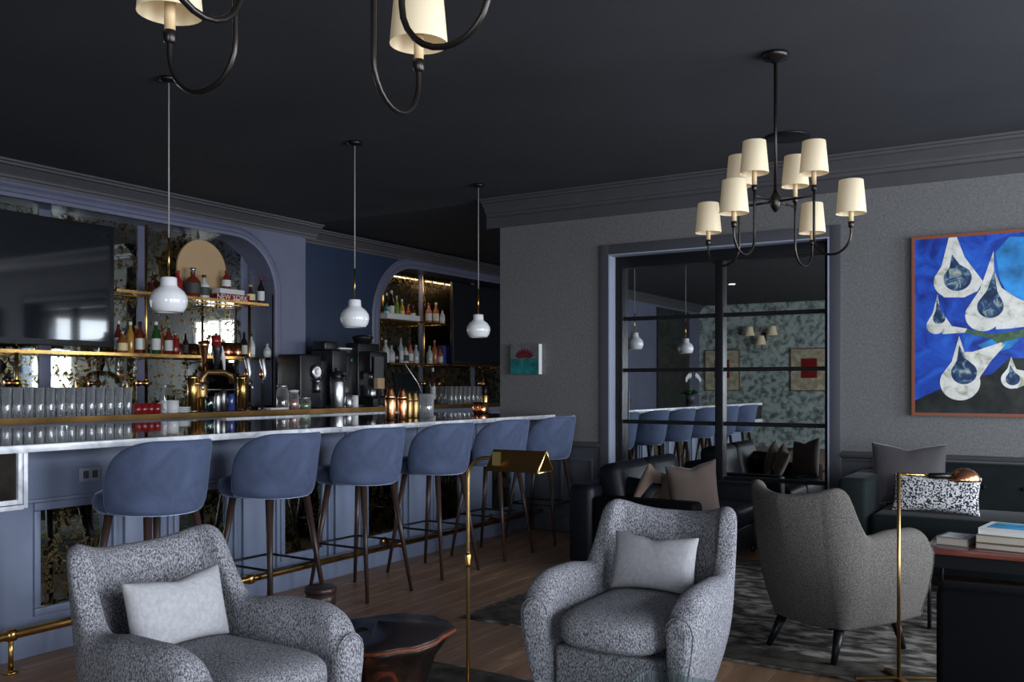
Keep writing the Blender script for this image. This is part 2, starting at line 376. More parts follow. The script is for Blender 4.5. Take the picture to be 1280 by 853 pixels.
# ---- left (bar) wall: face slabs with arched openings
def arch_face(x0, x1, ya, yb, oy0, oy1, oz0, oz1, r, ztop, left_round, right_round, name, m):
    # wall between ya..yb with an opening oy0..oy1, rounded top corners
    b = B(); b.box(x0, ya, 0, x1, oy0, ztop); b.box(x0, oy1, 0, x1, yb, ztop) if yb > oy1 else None
    b.box(x0, oy0, 0, x1, oy1, oz0-.03); b.box(x0, oy0, oz1, x1, oy1, ztop)
    N = 12
    for side, rd in ((0, left_round), (1, right_round)):
        if not rd: continue
        yc = oy0+r if side == 0 else oy1-r
        yo = oy0 if side == 0 else oy1
        sg = -1 if side == 0 else 1
        pts = [(yc+sg*r*math.sin(t), oz1-r+r*math.cos(t)) for t in [math.pi/2*i/N for i in range(N+1)]]
        b.prism([(yo, oz1)]+pts[::-1] if True else None, 'x', x0, x1, False)
    return struct(b.build(name, m))
def arch_trim(x, oy0, oy1, oz0, oz1, r, w, t, left_round, right_round, name, m, parent=None):
    # moulding ribbon following the opening's outline, proud of the face
    N = 14; inner = [(oy0, oz0)]
    if left_round: inner += [(oy0+r-r*math.cos(a), oz1-r+r*math.sin(a)) for a in [math.pi/2*i/N for i in range(N+1)]]
    else: inner += [(oy0, oz1)]
    if right_round: inner += [(oy1-r+r*math.sin(a), oz1-r+r*math.cos(a)) for a in [math.pi/2*i/N for i in range(N+1)]]
    else: inner += [(oy1, oz1)]
    inner += [(oy1, oz0)]
    rows = []
    n = len(inner)
    for i, (y, z) in enumerate(inner):
        p = Vector((y, z)); a = Vector(inner[max(0, i-1)]); c = Vector(inner[min(n-1, i+1)])
        d = (c-a).normalized(); nn = Vector((-d.y, d.x))
        if i == 0 or i == n-1: nn = Vector((-1 if i == 0 else 1, 0))
        row = []
        for off, h in ((0, -.02), (0, t*.8), (w*.3, t), (w*.45, t*.55), (w*.7, t*.55), (w*.8, t*.9), (w, t*.5), (w, -.02)):
            q = p+nn*off; row.append((x+h, q.x, q.y))
        rows.append(row)
    b = B(); b.grid(rows, True, True, False); o = b.build(name, m, parent)
    return o
A0, A1, AZ0, AZ1 = .9, 7.02, 1.14, 2.87
arch_face(XM, XL, YB, DW, A0, A1, AZ0, AZ1, .55, ZC, True, True, 'wall_left', 'trim_blue')
struct(arch_trim(XL, A0, A1, AZ0, AZ1, .55, .10, .03, True, True, 'trim_6', 'trim_blue'))
B2_0 = yx(473, XL2)
arch_face(XM2, XL2, DW, YE, B2_0, YE-.3, AZ0, 2.90, .7, ZC+.02, True, False, 'wall_left_far', 'navy')
struct(arch_trim(XL2, B2_0, YE-.3, AZ0, 2.90, .7, .14, .03, True, False, 'trim_7', 'trim_blue'))
struct(B().box(XL2, B2_0+.5, 2.93, XL2+.012, YE, ZC-.15).build('trim_13', 'trim_blue'))
struct(B().prism([(XL+d, z) for d, z in CP[4:]], 'y', YB, DW+.15).build('trim_8', 'crown_grey'))
struct(B().prism([(XL2+d, z) for d, z in CP[4:]], 'y', DW+.15, YE).build('trim_9', 'crown_grey'))
# back wall of the alcoves: mirror panels with blue mullions
def mirror_run(x, y0, y1, z0, z1, cuts, name, am='antique_mirror'):
    bk = struct(B().box(x-.05, y0, z0, x-.008, y1, z1).build(name, 'navy'))
    prev = y0
    for (c, wd) in cuts+[(y1, 0)]:
        mm = 'clear_mirror' if prev > 6.35 and prev < 7.2 else am
        B().box(x-.008, prev, z0, x, c-wd/2, z1).build('mirror_panel', mm, bk)
        if wd: B().box(x-.008, c-wd/2, z0, x+.012, c+wd/2, z1).build('mullion', 'trim_blue', bk, bevel=.003)
        prev = c+wd/2
    return bk
mirror_run(XM+.008, A0, A1, AZ0-.03, AZ1+.02, [(2.7, .11), (yx(55, XM), .11), (yx(177, XM), .11), (yx(304, XM), .09)], 'wall_mirror_near')
mirror_run(XM2+.008, B2_0, YE-.3, AZ0-.03, 2.92, [(yx(526, XM2), .12), (yx(590, XM2), .1)], 'wall_mirror_far', 'antique_mirror_far')
# dark patterned panel on the bar wall behind the camera (seen in the mirrored door)
struct(B().box(XL, -4.0, 0, XL+.03, -2.2, ZC-.2).build('trim_10', 'dark_pattern'))

# ================================================================== BACK COUNTER (continuous) and bar
XB = -6.6; ZB = 1.112
bc = thing('back_counter', 'long blue back-bar cabinet run with brass-edged top below the mirrors', 'counter', (-7, 6, 0))
def child(b, name, m, p, **k):
    o = b.build(name, m, p, **k); o.matrix_parent_inverse = Matrix.Translation(-Vector(p.location)) if True else None
    return o
# note: children built in world coordinates get shifted by their parent's location
def wchild(b, name, m, p, **k):
    o = b.build(name, m, p, **k)
    inv = (Matrix.Translation(p.location) @ p.rotation_euler.to_matrix().to_4x4()).inverted()
    o.data.transform(inv); return o
wchild(B().box(XL+.002, .6, 0, XB-.04, 12.6, ZB-.045), 'cabinet', 'bar_blue', bc)
struct(B().box(XM+.01, A0+.003, ZB, XL-.0, A1-.003, ZB+.028).build('trim_11', 'granite'))
struct(B().box(XM2+.01, B2_0+.003, ZB, XL2-.0, YE-.303, ZB+.028).build('trim_12', 'granite'))
wchild(B().box(XL+.002, .6, ZB-.045, XB-.012, 12.6, ZB), 'worktop', 'granite', bc)
wchild(B().box(XB-.012, .6, ZB-.048, XB, 12.6, ZB+.001), 'edge', 'brass_edge', bc)
for i in range(15):
    y0 = .65+i*.8
    b = B(); b.box(XB-.04, y0, .12, XB-.022, y0+.76, ZB-.10); o = wchild(b, 'door', 'bar_blue', bc, bevel=.004)
    o2 = wchild(B().tube([(XB-.012, y0+.36, .85), (XB-.012, y0+.40, .85)], .008), 'handle', 'brass', bc)
    o2.parent = o

XF = -4.13; ZT = 1.08; BXB = -5.88; BY0 = 1.2
XFACE = -4.46
bar = thing('bar_counter', 'long blue panelled bar with dark granite top and white marble edge', 'bar', (-4.6, 5, 0))
wchild(B().box(BXB, BY0, ZT-.035, XF-.045, DW-.003, ZT), 'worktop', 'granite', bar)
b = B(); b.box(XF-.045, BY0, ZT-.035, XF, DW-.003, ZT+.001); wchild(b, 'marble_edge', 'marble', bar, bevel=.004)
b = B(); b.box(BXB-.02, 5.1, ZT-.03, BXB+.05, DW-.003, ZT+.012); wchild(b, 'rear_ledge', 'marble', bar, bevel=.004)
# apron box at the near end: dark stone panel framed in white marble
ye = yx(35, XF)
b = B(); b.box(XFACE-.1, BY0, .81, XF-.012, ye-.05, ZT-.035); wchild(b, 'stone_panel', 'dark_stone', bar)
b = B(); b.box(XFACE-.1, ye-.045, .81, XF, ye-.024, ZT-.035); b.box(XFACE-.1, ye-.02, .79, XF+.002, ye, ZT-.035)
b.box(XFACE-.1, BY0, .81, XF, ye-.045, .832); b.box(XFACE-.1, BY0, .785, XF+.002, ye-.02, .806)
wchild(b, 'marble_frame', 'marble', bar, bevel=.002)
# body
wchild(B().box(BXB+.1, BY0+.02, 0, XFACE-.012, DW-.004, ZT-.036), 'body', 'bar_blue', bar)
b = B(); b.box(XFACE-.012, BY0+.02, 0, XFACE+.05, ye+.02, .785); wchild(b, 'end_pier', 'bar_blue', bar, bevel=.004)
yst = [2.70+.84*i for i in range(6)]; PW = .36
# upper fascia boards and pilasters (pieces between the antique glass panels)
prev = ye+.02
bounds = [ye+.022]+[v for s_ in yst for v in (s_-.03, s_+PW+.03)]+[DW-.004]
for i in range(0, len(bounds), 2):
    a, c = bounds[i], bounds[i+1]
    if c-a < .02: continue
    o = wchild(B().box(XFACE-.012, a, 0, XFACE, c, .765), 'stile', 'bar_blue', bar)
    if c-a > .3:
        mid = (a+c)/2
        for d0, d1 in ((-.19, -.165), (-.12, .12), (.165, .19)):
            q = wchild(B().box(XFACE, mid+d0, .165, XFACE+.02, mid+d1, .765), 'pilaster_strip', 'bar_blue', bar, bevel=.004)
for s_ in yst:
    if s_+PW > DW: continue
    wchild(B().box(XFACE-.02, s_, .233, XFACE-.008, s_+PW, .726), 'antique_glass_panel', 'antique_panel', bar)
    b = B()
    for (a0, a1, z0, z1) in ((s_-.03, s_+PW+.03, .195, .235), (s_-.03, s_+PW+.03, .724, .765), (s_-.03, s_+.004, .235, .724), (s_+PW-.004, s_+PW+.03, .235, .724)):
        b.box(XFACE-.012, a0, z0, XFACE+.014, a1, z1)
    wchild(b, 'panel_frame', 'bar_blue', bar, bevel=.006)
    wchild(B().box(XFACE-.012, s_-.03, 0, XFACE, s_+PW+.03, .195), 'lower_rail', 'bar_blue', bar)
wchild(B().box(XFACE-.012, ye+.022, .765, XFACE+.006, DW-.004, ZT-.036), 'fascia', 'bar_blue', bar)
wchild(B().box(XFACE, ye+.022, .765, XFACE+.022, DW-.004, .785), 'fascia_moulding', 'bar_blue', bar, bevel=.006)
for s_ in [2.70-.24+.84*i for i in range(1, 7)]:
    if s_ < DW: wchild(B().box(XFACE+.006, s_-.012, .785, XFACE+.016, s_+.012, ZT-.036), 'fascia_strip', 'bar_blue', bar)
wchild(B().box(XFACE, ye+.022, 0, XFACE+.02, DW-.004, .13), 'plinth', 'bar_blue', bar, bevel=.005)
# brass foot rail
fr = thing('foot_rail', 'brass foot rail on posts running along the foot of the blue bar', 'rail', (-4.2, 5, 0))
wchild(B().tube([(-4.275, BY0, .179), (-4.275, DW-.01, .179)], .022, 12), 'rail_tube', 'brass', fr)
for yb in (2.45, 3.92, 5.39, 6.86):
    b = B()
    if yb < 3: b.tube([(-4.275, yb, .005), (-4.275, yb, .179)], .012); b.lathe([(.035, 0), (.035, .008), (.015, .014)], -4.275, yb, .001, 16)
    else: b.tube([(-4.275, yb, .179), (XFACE+.03, yb, .179)], .012); b.tube([(XFACE+.02, yb, .179), (XFACE+.028, yb, .179)], .034, 16)
    b.lathe([(.014, -.03), (.03, -.022), (.03, .022), (.014, .03)], -4.275, yb, .179, 14)
    wchild(b, 'post', 'brass', fr)
# power outlet
oy = yx(111, XFACE); oz = zat(593, XFACE, oy)
out = thing('power_outlet', 'pale double power outlet on the blue bar face left of the nearest stool', 'outlet', (XFACE+.006, oy, oz))
B().box(0, -.06, -.036, .008, .06, .036).build('plate', 'casing', out, bevel=.003)
for s_ in (-.026, .026): B().box(.008, s_-.016, -.02, .011, s_+.016, .02).build('socket', 'casing_dark', out, bevel=.003)

# ================================================================== TVs
def tv(y0, y1, z0, z1, x, label):
    t = thing('television', label, 'television', (x, (y0+y1)/2, z0))
    wchild(B().box(x-.05, y0, z0, x, y1, z1), 'housing', 'black_plastic', t, bevel=.006)
    wchild(B().box(x+.0005, y0+.03, z0+.05, x+.003, y1-.05, z1-.04), 'screen', 'screen', t)
    wchild(B().box(x-.30, (y0+y1)/2-.2, (z0+z1)/2-.15, x-.05, (y0+y1)/2+.2, (z0+z1)/2+.15), 'wall_mount', 'black_metal', t)
tv(3.1, yx(143, -7.2), 1.685, 2.74, -7.2, 'large black television screen over the near bar mirror, cut by left edge')
y2 = yx(566, -7.45)
tv(y2, y2+2.0, zat(456, -7.45, y2+.4), zat(352, -7.45, y2), -7.45, 'dark wall television in the far bar alcove beside the grey wall')

# ================================================================== BRASS SHELVING
def shelving(name, label, posts, xf, xb, ztop, shelves, single=False):
    t = thing(name, label, 'shelf', (xf, posts[0], ZB+.001))
    for p, zt in posts_z(posts, ztop):
        b = B(); b.tube([(xf-.015, p, ZB+.002), (xf-.015, p, zt)], .014, 10)
        b.lathe([(.035, 0), (.035, .01), (.018, .02)], xf-.015, p, ZB+.002, 14)
        b.lathe([(.016, -.03), (.03, -.015), (.03, .015), (.016, .03)], xf-.015, p, ZB+.26, 12)
        wchild(b, 'post', 'brass', t)
        wchild(B().tube([(xf-.015, p-.09, ZB+.26), (xf-.015, p-.02, ZB+.26)], [.03, .012], 10), 'joint_knob', 'copper', t)
    for (z, y0, y1) in shelves:
        b = B(); b.box(xf-.004, y0, z-.018, xf+.004, y1, z+.008); b.box(xb, y0, z-.012, xb+.01, y1, z+.004)
        b.box(xb, y0, z-.012, xf, y0+.01, z+.004); b.box(xb, y1-.01, z-.012, xf, y1, z+.004)
        sh = wchild(b, 'shelf_rail', 'brass', t)
        g = wchild(B().box(xb+.01, y0+.01, z-.006, xf-.004, y1-.01, z), 'glass_shelf', 'glass_shelf', t)
        for p in posts:
            if y0 < p < y1: wchild(B().tube([(xf-.01, p, z-.02), (xf+.04, p-.10, z-.05), (xf+.03, p-.2, z-.02)], .006, 6), 'bracket', 'brass_dull', t)
    return t
def posts_z(ps, ztop): return [(p, z) for p, z in zip(ps, ztop)]
XS = -7.22; XSB = -7.56
p1 = [4.17, yx(184, XS), yx(313, XS)]
Z1, Z2 = 1.635, 2.20
shelving('brass_shelving', 'brass pipe and glass shelving with bottles in the near mirrored alcove', [yx(22, XS), yx(184, XS), yx(313, XS)], XS, XSB, [1.67, 2.82, 2.2],
         [(Z1, 2.9, yx(345, XS)-.08), (Z2, yx(143, XS)+.02, yx(341, XS)-.06)])
XS2 = -7.47; XSB2 = -7.80
shelving('brass_shelving', 'brass and glass shelving in the far mirrored alcove beneath the third pendant', [yx(531, XS2)], XS2, XSB2, [2.84],
         [(Z1, B2_0+.15, yx(560, XS2)), (Z2, B2_0+.15, yx(558, XS2))])
shelving('brass_shelf', 'long low brass shelf under the far television in the alcove', [yx(605, XS2)], XS2, XSB2, [1.63], [(1.64, yx(566, XS2), YE-.4)])

# ================================================================== BOTTLES
def bottle(px, base_x, z, h, r, glass, lab, cap, label, shape=0, group=None, name='liquor_bottle', y=None, neck=.32):
    y = yx(px, base_x) if y is None else y
    t = thing(name, label, 'bottle', (base_x, y, z+.001), 0, group)
    nz = h*(1-neck)
    if shape == 1:   # squat decanter
        prof = [(r*.8, 0), (r, .01), (r, nz*.8), (r*.6, nz), (r*.3, nz*1.06), (r*.3, h*.93)]
    elif shape == 2:  # round shouldered flask
        prof = [(r*.6, 0), (r*.95, h*.12), (r, h*.3), (r*.8, h*.5), (r*.35, h*.62), (r*.3, h*.9)]
    else:
        prof = [(r*.9, 0), (r, .008), (r, nz*.85), (r*.8, nz*.95), (r*.36, nz*1.15), (r*.34, h*.93)]
    B().lathe(prof, n=14).build('body', 'b_'+glass, t)
    if lab: B().lathe([(r*1.015, 0), (r*1.015, nz*.5)], n=14, cz=nz*.22, cap=False).build('paper_label', lab, t)
    B().lathe([(r*.4, 0), (r*.4, h*.1), (r*.25, h*.105)], n=10, cz=h*.9).build('cap', cap, t)
    return t
XQ = -7.33
# lower shelf of the near alcove, left to right
for a in [(148, -.05, .30, .036, 'whisky', 'label_white', 'label_white', 'tall whisky bottle with white cap, leftmost on lower near shelf'),
          (153, .02, .20, .045, 'amber', 'label_cream', 'steel', 'squat amber bottle with cream label beside the television'),
          (163, -.06, .30, .04, 'gold_liq', None, 'label_white', 'golden whisky bottle with white cap behind the cream-labelled one'),
          (175, .02, .30, .040, 'whisky', 'label_white', 'black_plastic', 'dark bottle with large pale label and black pourer by brass post'),
          (170, -.07, .27, .035, 'amber', None, 'cork', 'amber bottle with cork half hidden left of the brass post'),
          (195, .02, .31, .041, 'green', 'label_white', 'label_white', 'green bottle with long white label just right of brass post'),
          (203, -.07, .26, .038, 'orange', None, 'label_dark', 'orange-brown bottle behind the green one on lower near shelf'),
          (211, .02, .29, .038, 'whisky', 'label_white', 'b_teal', 'whisky bottle with white and teal label and dark green cap'),
          (219, -.02, .22, .042, 'red', None, 'steel', 'dark red bottle right of the teal-labelled bottle'),
          (232, -.03, .22, .028, 'dark', 'label_dark', 'black_plastic', 'slim black bottle at the edge of the reflected window'),
          (305, -.05, .27, .036, 'dark', 'label_white', 'black_plastic', 'dark bottle with white label at right end of lower near shelf'),
          (314, .0, .25, .04, 'clear', 'label_white', 'b_dark', 'clear bottle with white label behind the right tap lever'),
          (334, -.02, .16, .04, 'clear', 'label_white', 'steel', 'small clear bottle at far right of lower near shelf')]:
    bottle(a[0], XQ+a[1], Z1, a[2], a[3], a[4], a[5], a[6], a[7])
def mug(px, x, z, col, label, h=.09, r=.042, group=None, name='mug', cat='mug', y=None):
    y = yx(px, x) if y is None else y
    t = thing(name, label, cat, (x, y, z+.001), 0, group)
    B().lathe([(r*.9, 0), (r, .006), (r, h), (r*.9, h), (r*.88, .01)], n=16).build('cup', col, t)
    B().tube([(0, -r*.95, h*.8), (0, -r*1.6, h*.75), (0, -r*1.7, h*.4), (0, -r*.95, h*.2)], .006, 6).build('handle', col, t)
    return t
for px, lb in ((274, 'leftmost copper mug on the lower near shelf, beside the black tap handle'), (284, 'middle copper mug on the lower near shelf'), (296, 'rightmost copper mug on the lower near shelf by the white-labelled bottle')):
    mug(px, XQ, Z1, 'copper', lb, .15, .052, 'copper mugs on the lower near shelf')
# upper shelf of the near alcove
disc = tag(B().tube([(XQ-.13, 0, 0), (XQ-.11, 0, 0)], .3, 40).build('round_board', 'cork', loc=(0, yx(252, XQ-.12), Z2+.305)), 'large round tan wooden board standing behind bottles on the upper shelf', 'board')
for m_ in disc.data.polygons: m_.use_smooth = len(m_.vertices) == 4 and False
for a in [(222, .0, .25, .05, 'red', None, 'b_red', 0, 'red bottle behind the first pendant on the upper near shelf'),
          (206, -.08, .16, .05, 'whisky', None, 'b_red', 2, 'low red-brown flask left of the first pendant on upper shelf'),
          (190, -.08, .14, .05, 'brown', None, 'b_red', 2, 'low dark red flask right of the tall brass post'),
          (241, .03, .29, .075, 'whisky', 'label_dark', 'steel', 1, 'big square-shouldered whisky decanter before the round board'),
          (255, .0, .24, .055, 'white_b', 'label_dark', 'black_plastic', 1, 'patterned black and cream ceramic bottle before the round board'),
          (313, .06, .19, .05, 'brown', 'label_cream', 'cork', 2, 'round brown flask with cream label on the upper near shelf'),
          (326, .0, .29, .038, 'dark', 'label_white', 'b_red', 0, 'tall dark bottle with white label at right end of upper shelf')]:
    bottle(a[0], XQ+a[1], Z2, a[2], a[3], a[4], a[5], a[6], a[8], a[7])
# books on the upper shelf
yb0, yb1 = yx(272, XQ+.05), yx(308, XQ+.05)
bk = thing('book', 'red book with NEW YORK in white on the spine, upper near shelf', 'book', (XQ+.02, (yb0+yb1)/2, Z2+.001))
L = (yb1-yb0)
B().box(-.07, -L/2, 0, .08, L/2, .07).build('cover', 'b_red', bk, bevel=.003)
cu = bpy.data.curves.new('lettering', 'FONT'); cu.body = 'NEW YORK'; cu.size = .075; cu.extrude = .001; cu.align_x = 'CENTER'
to = bpy.data.objects.new('spine_lettering', cu); COL.objects.link(to); to.parent = bk; to.location = (.082, -.04, .01); to.rotation_euler = (R(90), 0, R(90)); cu.materials.append(M['label_white'])
bpy.context.view_layer.update()
me = bpy.data.meshes.new_from_object(to); bpy.data.objects.remove(to)
to = bpy.data.objects.new('spine_lettering', me); COL.objects.link(to); to.parent = bk; to.location = (.082, -.04, .01); to.rotation_euler = (R(90), 0, R(90)); to['kind'] = 'stuff'
o = B().box(-.07, -L*.42, 0, .06, L*.42, .05).build('book', 'paper', loc=(XQ+.02, (yb0+yb1)/2-.02, Z2+.072), bevel=.003); tag(o, 'pale grey book lying on the red NEW YORK book', 'book')
bottle(283, XQ-.0, Z2+.123, .19, .045, 'whisky', 'label_white', 'b_red', 'dark red bottle with pink-white label standing on the stacked books')

# far alcove bottles
XR = -7.62
fb = [(483, .22, .035, 'teal', 'label_white', 'black_plastic', 'small teal bottle with white label, leftmost on the upper far shelf'),
      (490, .36, .035, 'dark', 'label_cream', 'label_white', 'dark bottle with cream neck near left of the upper far shelf'),
      (496, .40, .04, 'dark', 'label_white', 'label_white', 'tall black bottle with white label on the upper far shelf'),
      (502.5, .34, .032, 'lime', None, 'label_cream', 'lime green bottle on the upper far shelf'),
      (509, .30, .036, 'yellow', 'label_cream', 'label_white', 'yellow bottle beside the lime green one'),
      (516, .24, .034, 'brown', 'label_white', 'black_plastic', 'brown bottle with white label left of the far brass post'),
      (536, .28, .045, 'pinkish', 'label_white', 'b_red', 'pink bottle with pale label right of the far brass post'),
      (545, .30, .042, 'orange', 'label_white', 'label_white', 'orange bottle near right end of the upper far shelf'),
      (553, .22, .036, 'clear', 'label_white', 'black_plastic', 'clear bottle at right end of the upper far shelf')]
for a in fb: bottle(a[0], XR+.02, Z2, a[1], a[2], a[3], a[4], a[5], a[6])
o = B().box(-.09, -.34, 0, .09, .34, .07).build('box', 'label_white', loc=(XR+.08, yx(497, XR+.08), Z2+.001), bevel=.004)
o.location.x = XR+.1; tag(o, 'long pale lavender box lying in front of bottles on upper far shelf', 'box')
for ob in [q for q in COL.objects if q.name.startswith('liquor_bottle') and q.parent is None and abs(q.location.x-(XR+.02)) < 1e-4 and yx(485, XR) < q.location.y < yx(512, XR)]:
    ob.location.x = XR-.07
fb = [(482, .30, .05, 'white_b', 'label_white', 'label_white', 'broad milky white bottle, leftmost on lower far shelf'),
      (489, .24, .05, 'clear', 'label_white', 'steel', 'clear bottle with white label second from left on lower far shelf'),
      (495, .26, .045, 'dark', None, 'black_plastic', 'matte black bottle on the lower far shelf'),
      (501, .34, .036, 'clear', 'label_white', 'cork', 'tall clear bottle with cork on the lower far shelf'),
      (507, .24, .045, 'white_b', 'label_dark', 'b_dark', 'white bottle with dark label on the lower far shelf'),
      (513, .28, .04, 'pinkish', 'label_white', 'b_red', 'pink-tinted bottle left of the far post on lower far shelf'),
      (520, .26, .045, 'clear', None, 'steel', 'plain clear bottle left of the far brass post'),
      (537, .26, .045, 'clear', None, 'steel', 'plain clear bottle right of the far brass post'),
      (543, .34, .042, 'orange', None, 'cork', 'amber orange bottle on the lower far shelf'),
      (550, .24, .04, 'orange', 'label_white', 'b_red', 'orange bottle with red cap beside the blue box')]
for a in fb: bottle(a[0], XR+.02, Z1, a[1], a[2], a[3], a[4], a[5], a[6])
o = B().box(-.05, -.1, 0, .05, .1, .27).build('box', 'b_blue_b', loc=(XR, yx(556.5, XR), Z1+.001), bevel=.004); o.location.y -= .02
tag(o, 'upright violet-blue box at right end of the lower far shelf', 'box')

# ================================================================== GLASSWARE
GZ = 1.6
g0 = thing('drinking_glass', 'clear tall drinking glass in rows on the near back counter left of red cups', 'glass', (0, 0, 0), 0, 'tall glasses on the near back counter')
B().lathe([(.024, 0), (.026, .004), (.033, .14), (.031, .14), (.024, .012)], n=12).build('glass_wall', 'glass', g0).scale = (1, 1, GZ)
first = True
for r_ in range(4):
    for i in range(18):
        y = 3.65+i*.085+r_*.02
        if y > yx(170, XB-.12): continue
        x = XB-.12-r_*.09
        if abs(y-yx(22, XS)) < .06 and x < -7.15: continue
        if first: g0.location = (x, y, ZB+.001); first = False
        else: dup(g0, (x, y, ZB+.001))
g1 = None
for r_ in range(3):
    for i in range(9):
        x, y = XB-.15-r_*.09, yx(557, XB-.15)+.1+i*.1
        q = dup(g0, (x, y, ZB+.001), label='clear stacked bar glass in rows on the far back counter under the television', group='glasses on the far back counter')
for i in range(8):
    x = XB-.10-(i % 2)*.09
    y = yx(172+i*4.0, x)
    q = tag(B().lathe([(.028, 0), (.034, .004), (.036, .085), (.033, .085), (.028, .01)], n=12).build('tumbler', 'b_red', loc=(x, y, ZB+.001)), 'red tumbler in the cluster between clear glasses and white mugs', 'cup', 'red tumblers on the back counter')
mug(207, XB-.15, ZB, 'white_ceramic', 'left white mug on the back counter beside the red tumblers', .11, .05)
mug(215.5, XB-.1, ZB, 'white_ceramic', 'right white mug on the back counter, nearer the saucers', .11, .055)
for i in range(3):
    tag(B().lathe([(.05, 0), (.075, .014), (.072, .016), (.05, .004)], n=18).build('saucer', 'white_ceramic', loc=(XB-.12, yx(228, XB-.12), ZB+.001+i*.017)), ['lowest', 'middle', 'top'][i]+' white saucer of the short stack right of the white mugs', 'saucer')

# ================================================================== BEER TAPS
for px, lb in ((241, 'left brass tap column standing on the back counter by the reflected window'), (303, 'right brass tap column standing on the back counter')):
    x = XB-.16; y = yx(px, x)
    t = thing('tap_column', lb, 'tap', (x, y, ZB+.001))
    B().lathe([(.06, 0), (.06, .015), (.048, .02), (.048, .30), (.055, .31), (.04, .33)], n=20).build('column', 'brass', t)
    B().tube([(.04, 0, .25), (.12, 0, .25), (.14, 0, .20)], .012, 8).build('spout', 'steel', t)
x = XB-.14
y0, y1 = yx(252, x), yx(290, x)
t = thing('tap_bridge', 'bronze arched beer tap bridge standing before the reflected window', 'tap', (x, y0, ZB+.001))
L = y1-y0
B().tube([(0, 0, 0), (0, 0, .30), (0, .05, .36), (0, L*.7, .36), (0, L*.95, .33), (0, L, .26)], .028, 10).build('bridge', 'brass_dull', t)
B().lathe([(.06, 0), (.06, .012), (.035, .02)], n=18).build('base', 'bronze', t)
B().lathe([(.045, .12), (.05, .14), (.05, .24), (.04, .27)], n=14).build('sleeve', 'brass_dull', t)
B().tube([(.0, -.06, .2), (0, L+.25, .2)], .006, 6).build('cross_bar', 'steel_dark', t)
h = B(); h.tube([(0, .04, .38), (0, .03, .45), (.02, .01, .60), (.02, 0, .64)], [.012, .018, .045, .05], 10); h.build('tap_handle', 'copper', t)
h = B(); h.tube([(0, .16, .38), (0, .17, .45), (.02, .16, .56), (.02, .15, .66)], [.012, .03, .045, .04], 10); q = h.build('tap_handle', 'black_plastic', t); q['label'] = 'black tap handle'
h = B(); h.tube([(.02, .15, .60), (.02, .145, .70)], [.046, .04], 10); q = h.build('handle_band', 'b_red', t)
h = B(); h.tube([(0, .26, .38), (.02, .23, .50), (.02, .20, .6)], [.01, .02, .018], 8); q = h.build('tap_handle', 'white_ceramic', t); q['label'] = 'white tap handle'
for px, lb in ((309, 'left clear and chrome tap lever above the right brass column'), (328, 'right chrome tap lever hanging beside the mirror edge')):
    x = XB-.05; y = yx(px, x)
    t = thing('tap_lever', lb, 'tap', (x, y, ZB+.001))
    B().lathe([(.035, 0), (.035, .01), (.012, .016), (.012, .26)], n=12).build('stem', 'steel_dark', t)
    B().tube([(0, 0, .26), (.03, 0, .30), (.03, 0, .36), (0, 0, .48), (0, 0, .52)], [.012, .014, .02, .03, .02], 8).build('lever', 'steel', t)
    B().lathe([(.01, .30), (.03, .33), (.022, .4)], n=10).build('collar', 'copper', t)
# tools and canisters between
for px, h_, r_, m_, lb in ((272, .17, .03, 'steel', 'steel canister on the back counter before the reflected window'), (279, .20, .035, 'steel_dark', 'dark steel shaker on the back counter before reflected window'), (289, .16, .035, 'b_blue_b', 'dark blue bottle shape left of right tap column'), (262, .14, .04, 'glass_teal', 'clear pitcher low on the back counter beside the bronze tap bridge')):
    x = XB-.22; tag(B().lathe([(r_*.9, 0), (r_, .005), (r_, h_*.8), (r_*.7, h_), (r_*.65, h_)], n=14).build('canister', m_, loc=(x, yx(px, x), ZB+.001)), lb, 'canister')
o = B().box(-.09, -.12, 0, .09, .12, .02).build('bar_tray', 'white_ceramic', loc=(XB-.15, yx(342, XB-.15), ZB+.001), bevel=.004); tag(o, 'flat white tray on the back counter below the mirror edge', 'tray')

# ================================================================== COFFEE STATION
def jar(px, x, h, r, fill, lid, lb):
    y = yx(px, x); t = thing('storage_jar', lb, 'jar', (x, y, ZB+.001))
    B().lathe([(r*.95, 0), (r, .01), (r, h*.85), (r*.8, h*.9), (r*.8, h)], n=16).build('jar_glass', 'glass', t)
    B().lathe([(r*.9, .006), (r*.9, h*.6)], n=14).build('contents', fill, t)
    B().lathe([(r*.85, h), (r*.95, h+.003), (r*.95, h+.02), (r*.3, h+.025)], n=16).build('lid', lid, t)
jar(353, XB-.14, .22, .06, 'b_brown', 'steel', 'tall glass jar with dark contents left of the coffee machines')
jar(367, XB-.12, .17, .055, 'b_pinkish', 'white_paint', 'pink-brown filled jar in front of the black grinder')
jar(381, XB-.10, .10, .06, 'b_lime', 'steel', 'short jar with green contents in front of the black grinder')
x = XB-.28; y0, y1 = yx(362, x), yx(400, x)
t = thing('coffee_grinder', 'black boxy coffee grinder with chrome ring beside the pier', 'appliance', (x, (y0+y1)/2, ZB+.001))
W = y1-y0
B().box(-.18, -W/2, 0, .15, W*.2, .56).build('housing', 'black_plastic', t, bevel=.02)
B().box(-.16, W*.2+.002, 0, .10, W/2, .50).build('side_panel', 'black_plastic', t, bevel=.01)
q = B().lathe([(.03, 0), (.07, 0), (.075, .02), (.05, .025), (.03, .02)], n=20).build('chrome_ring', 'steel', t); q.rotation_euler = (0, R(90), 0); q.location = (.155, W*.0, .38)
B().lathe([(.03, .16), (.035, .2), (.03, .27), (.05, .30)], .17, 0, 0, 12).build('spout', 'steel_dark', t)
x = XB-.40; y0, y1 = yx(402, x), yx(443, x); W = y1-y0
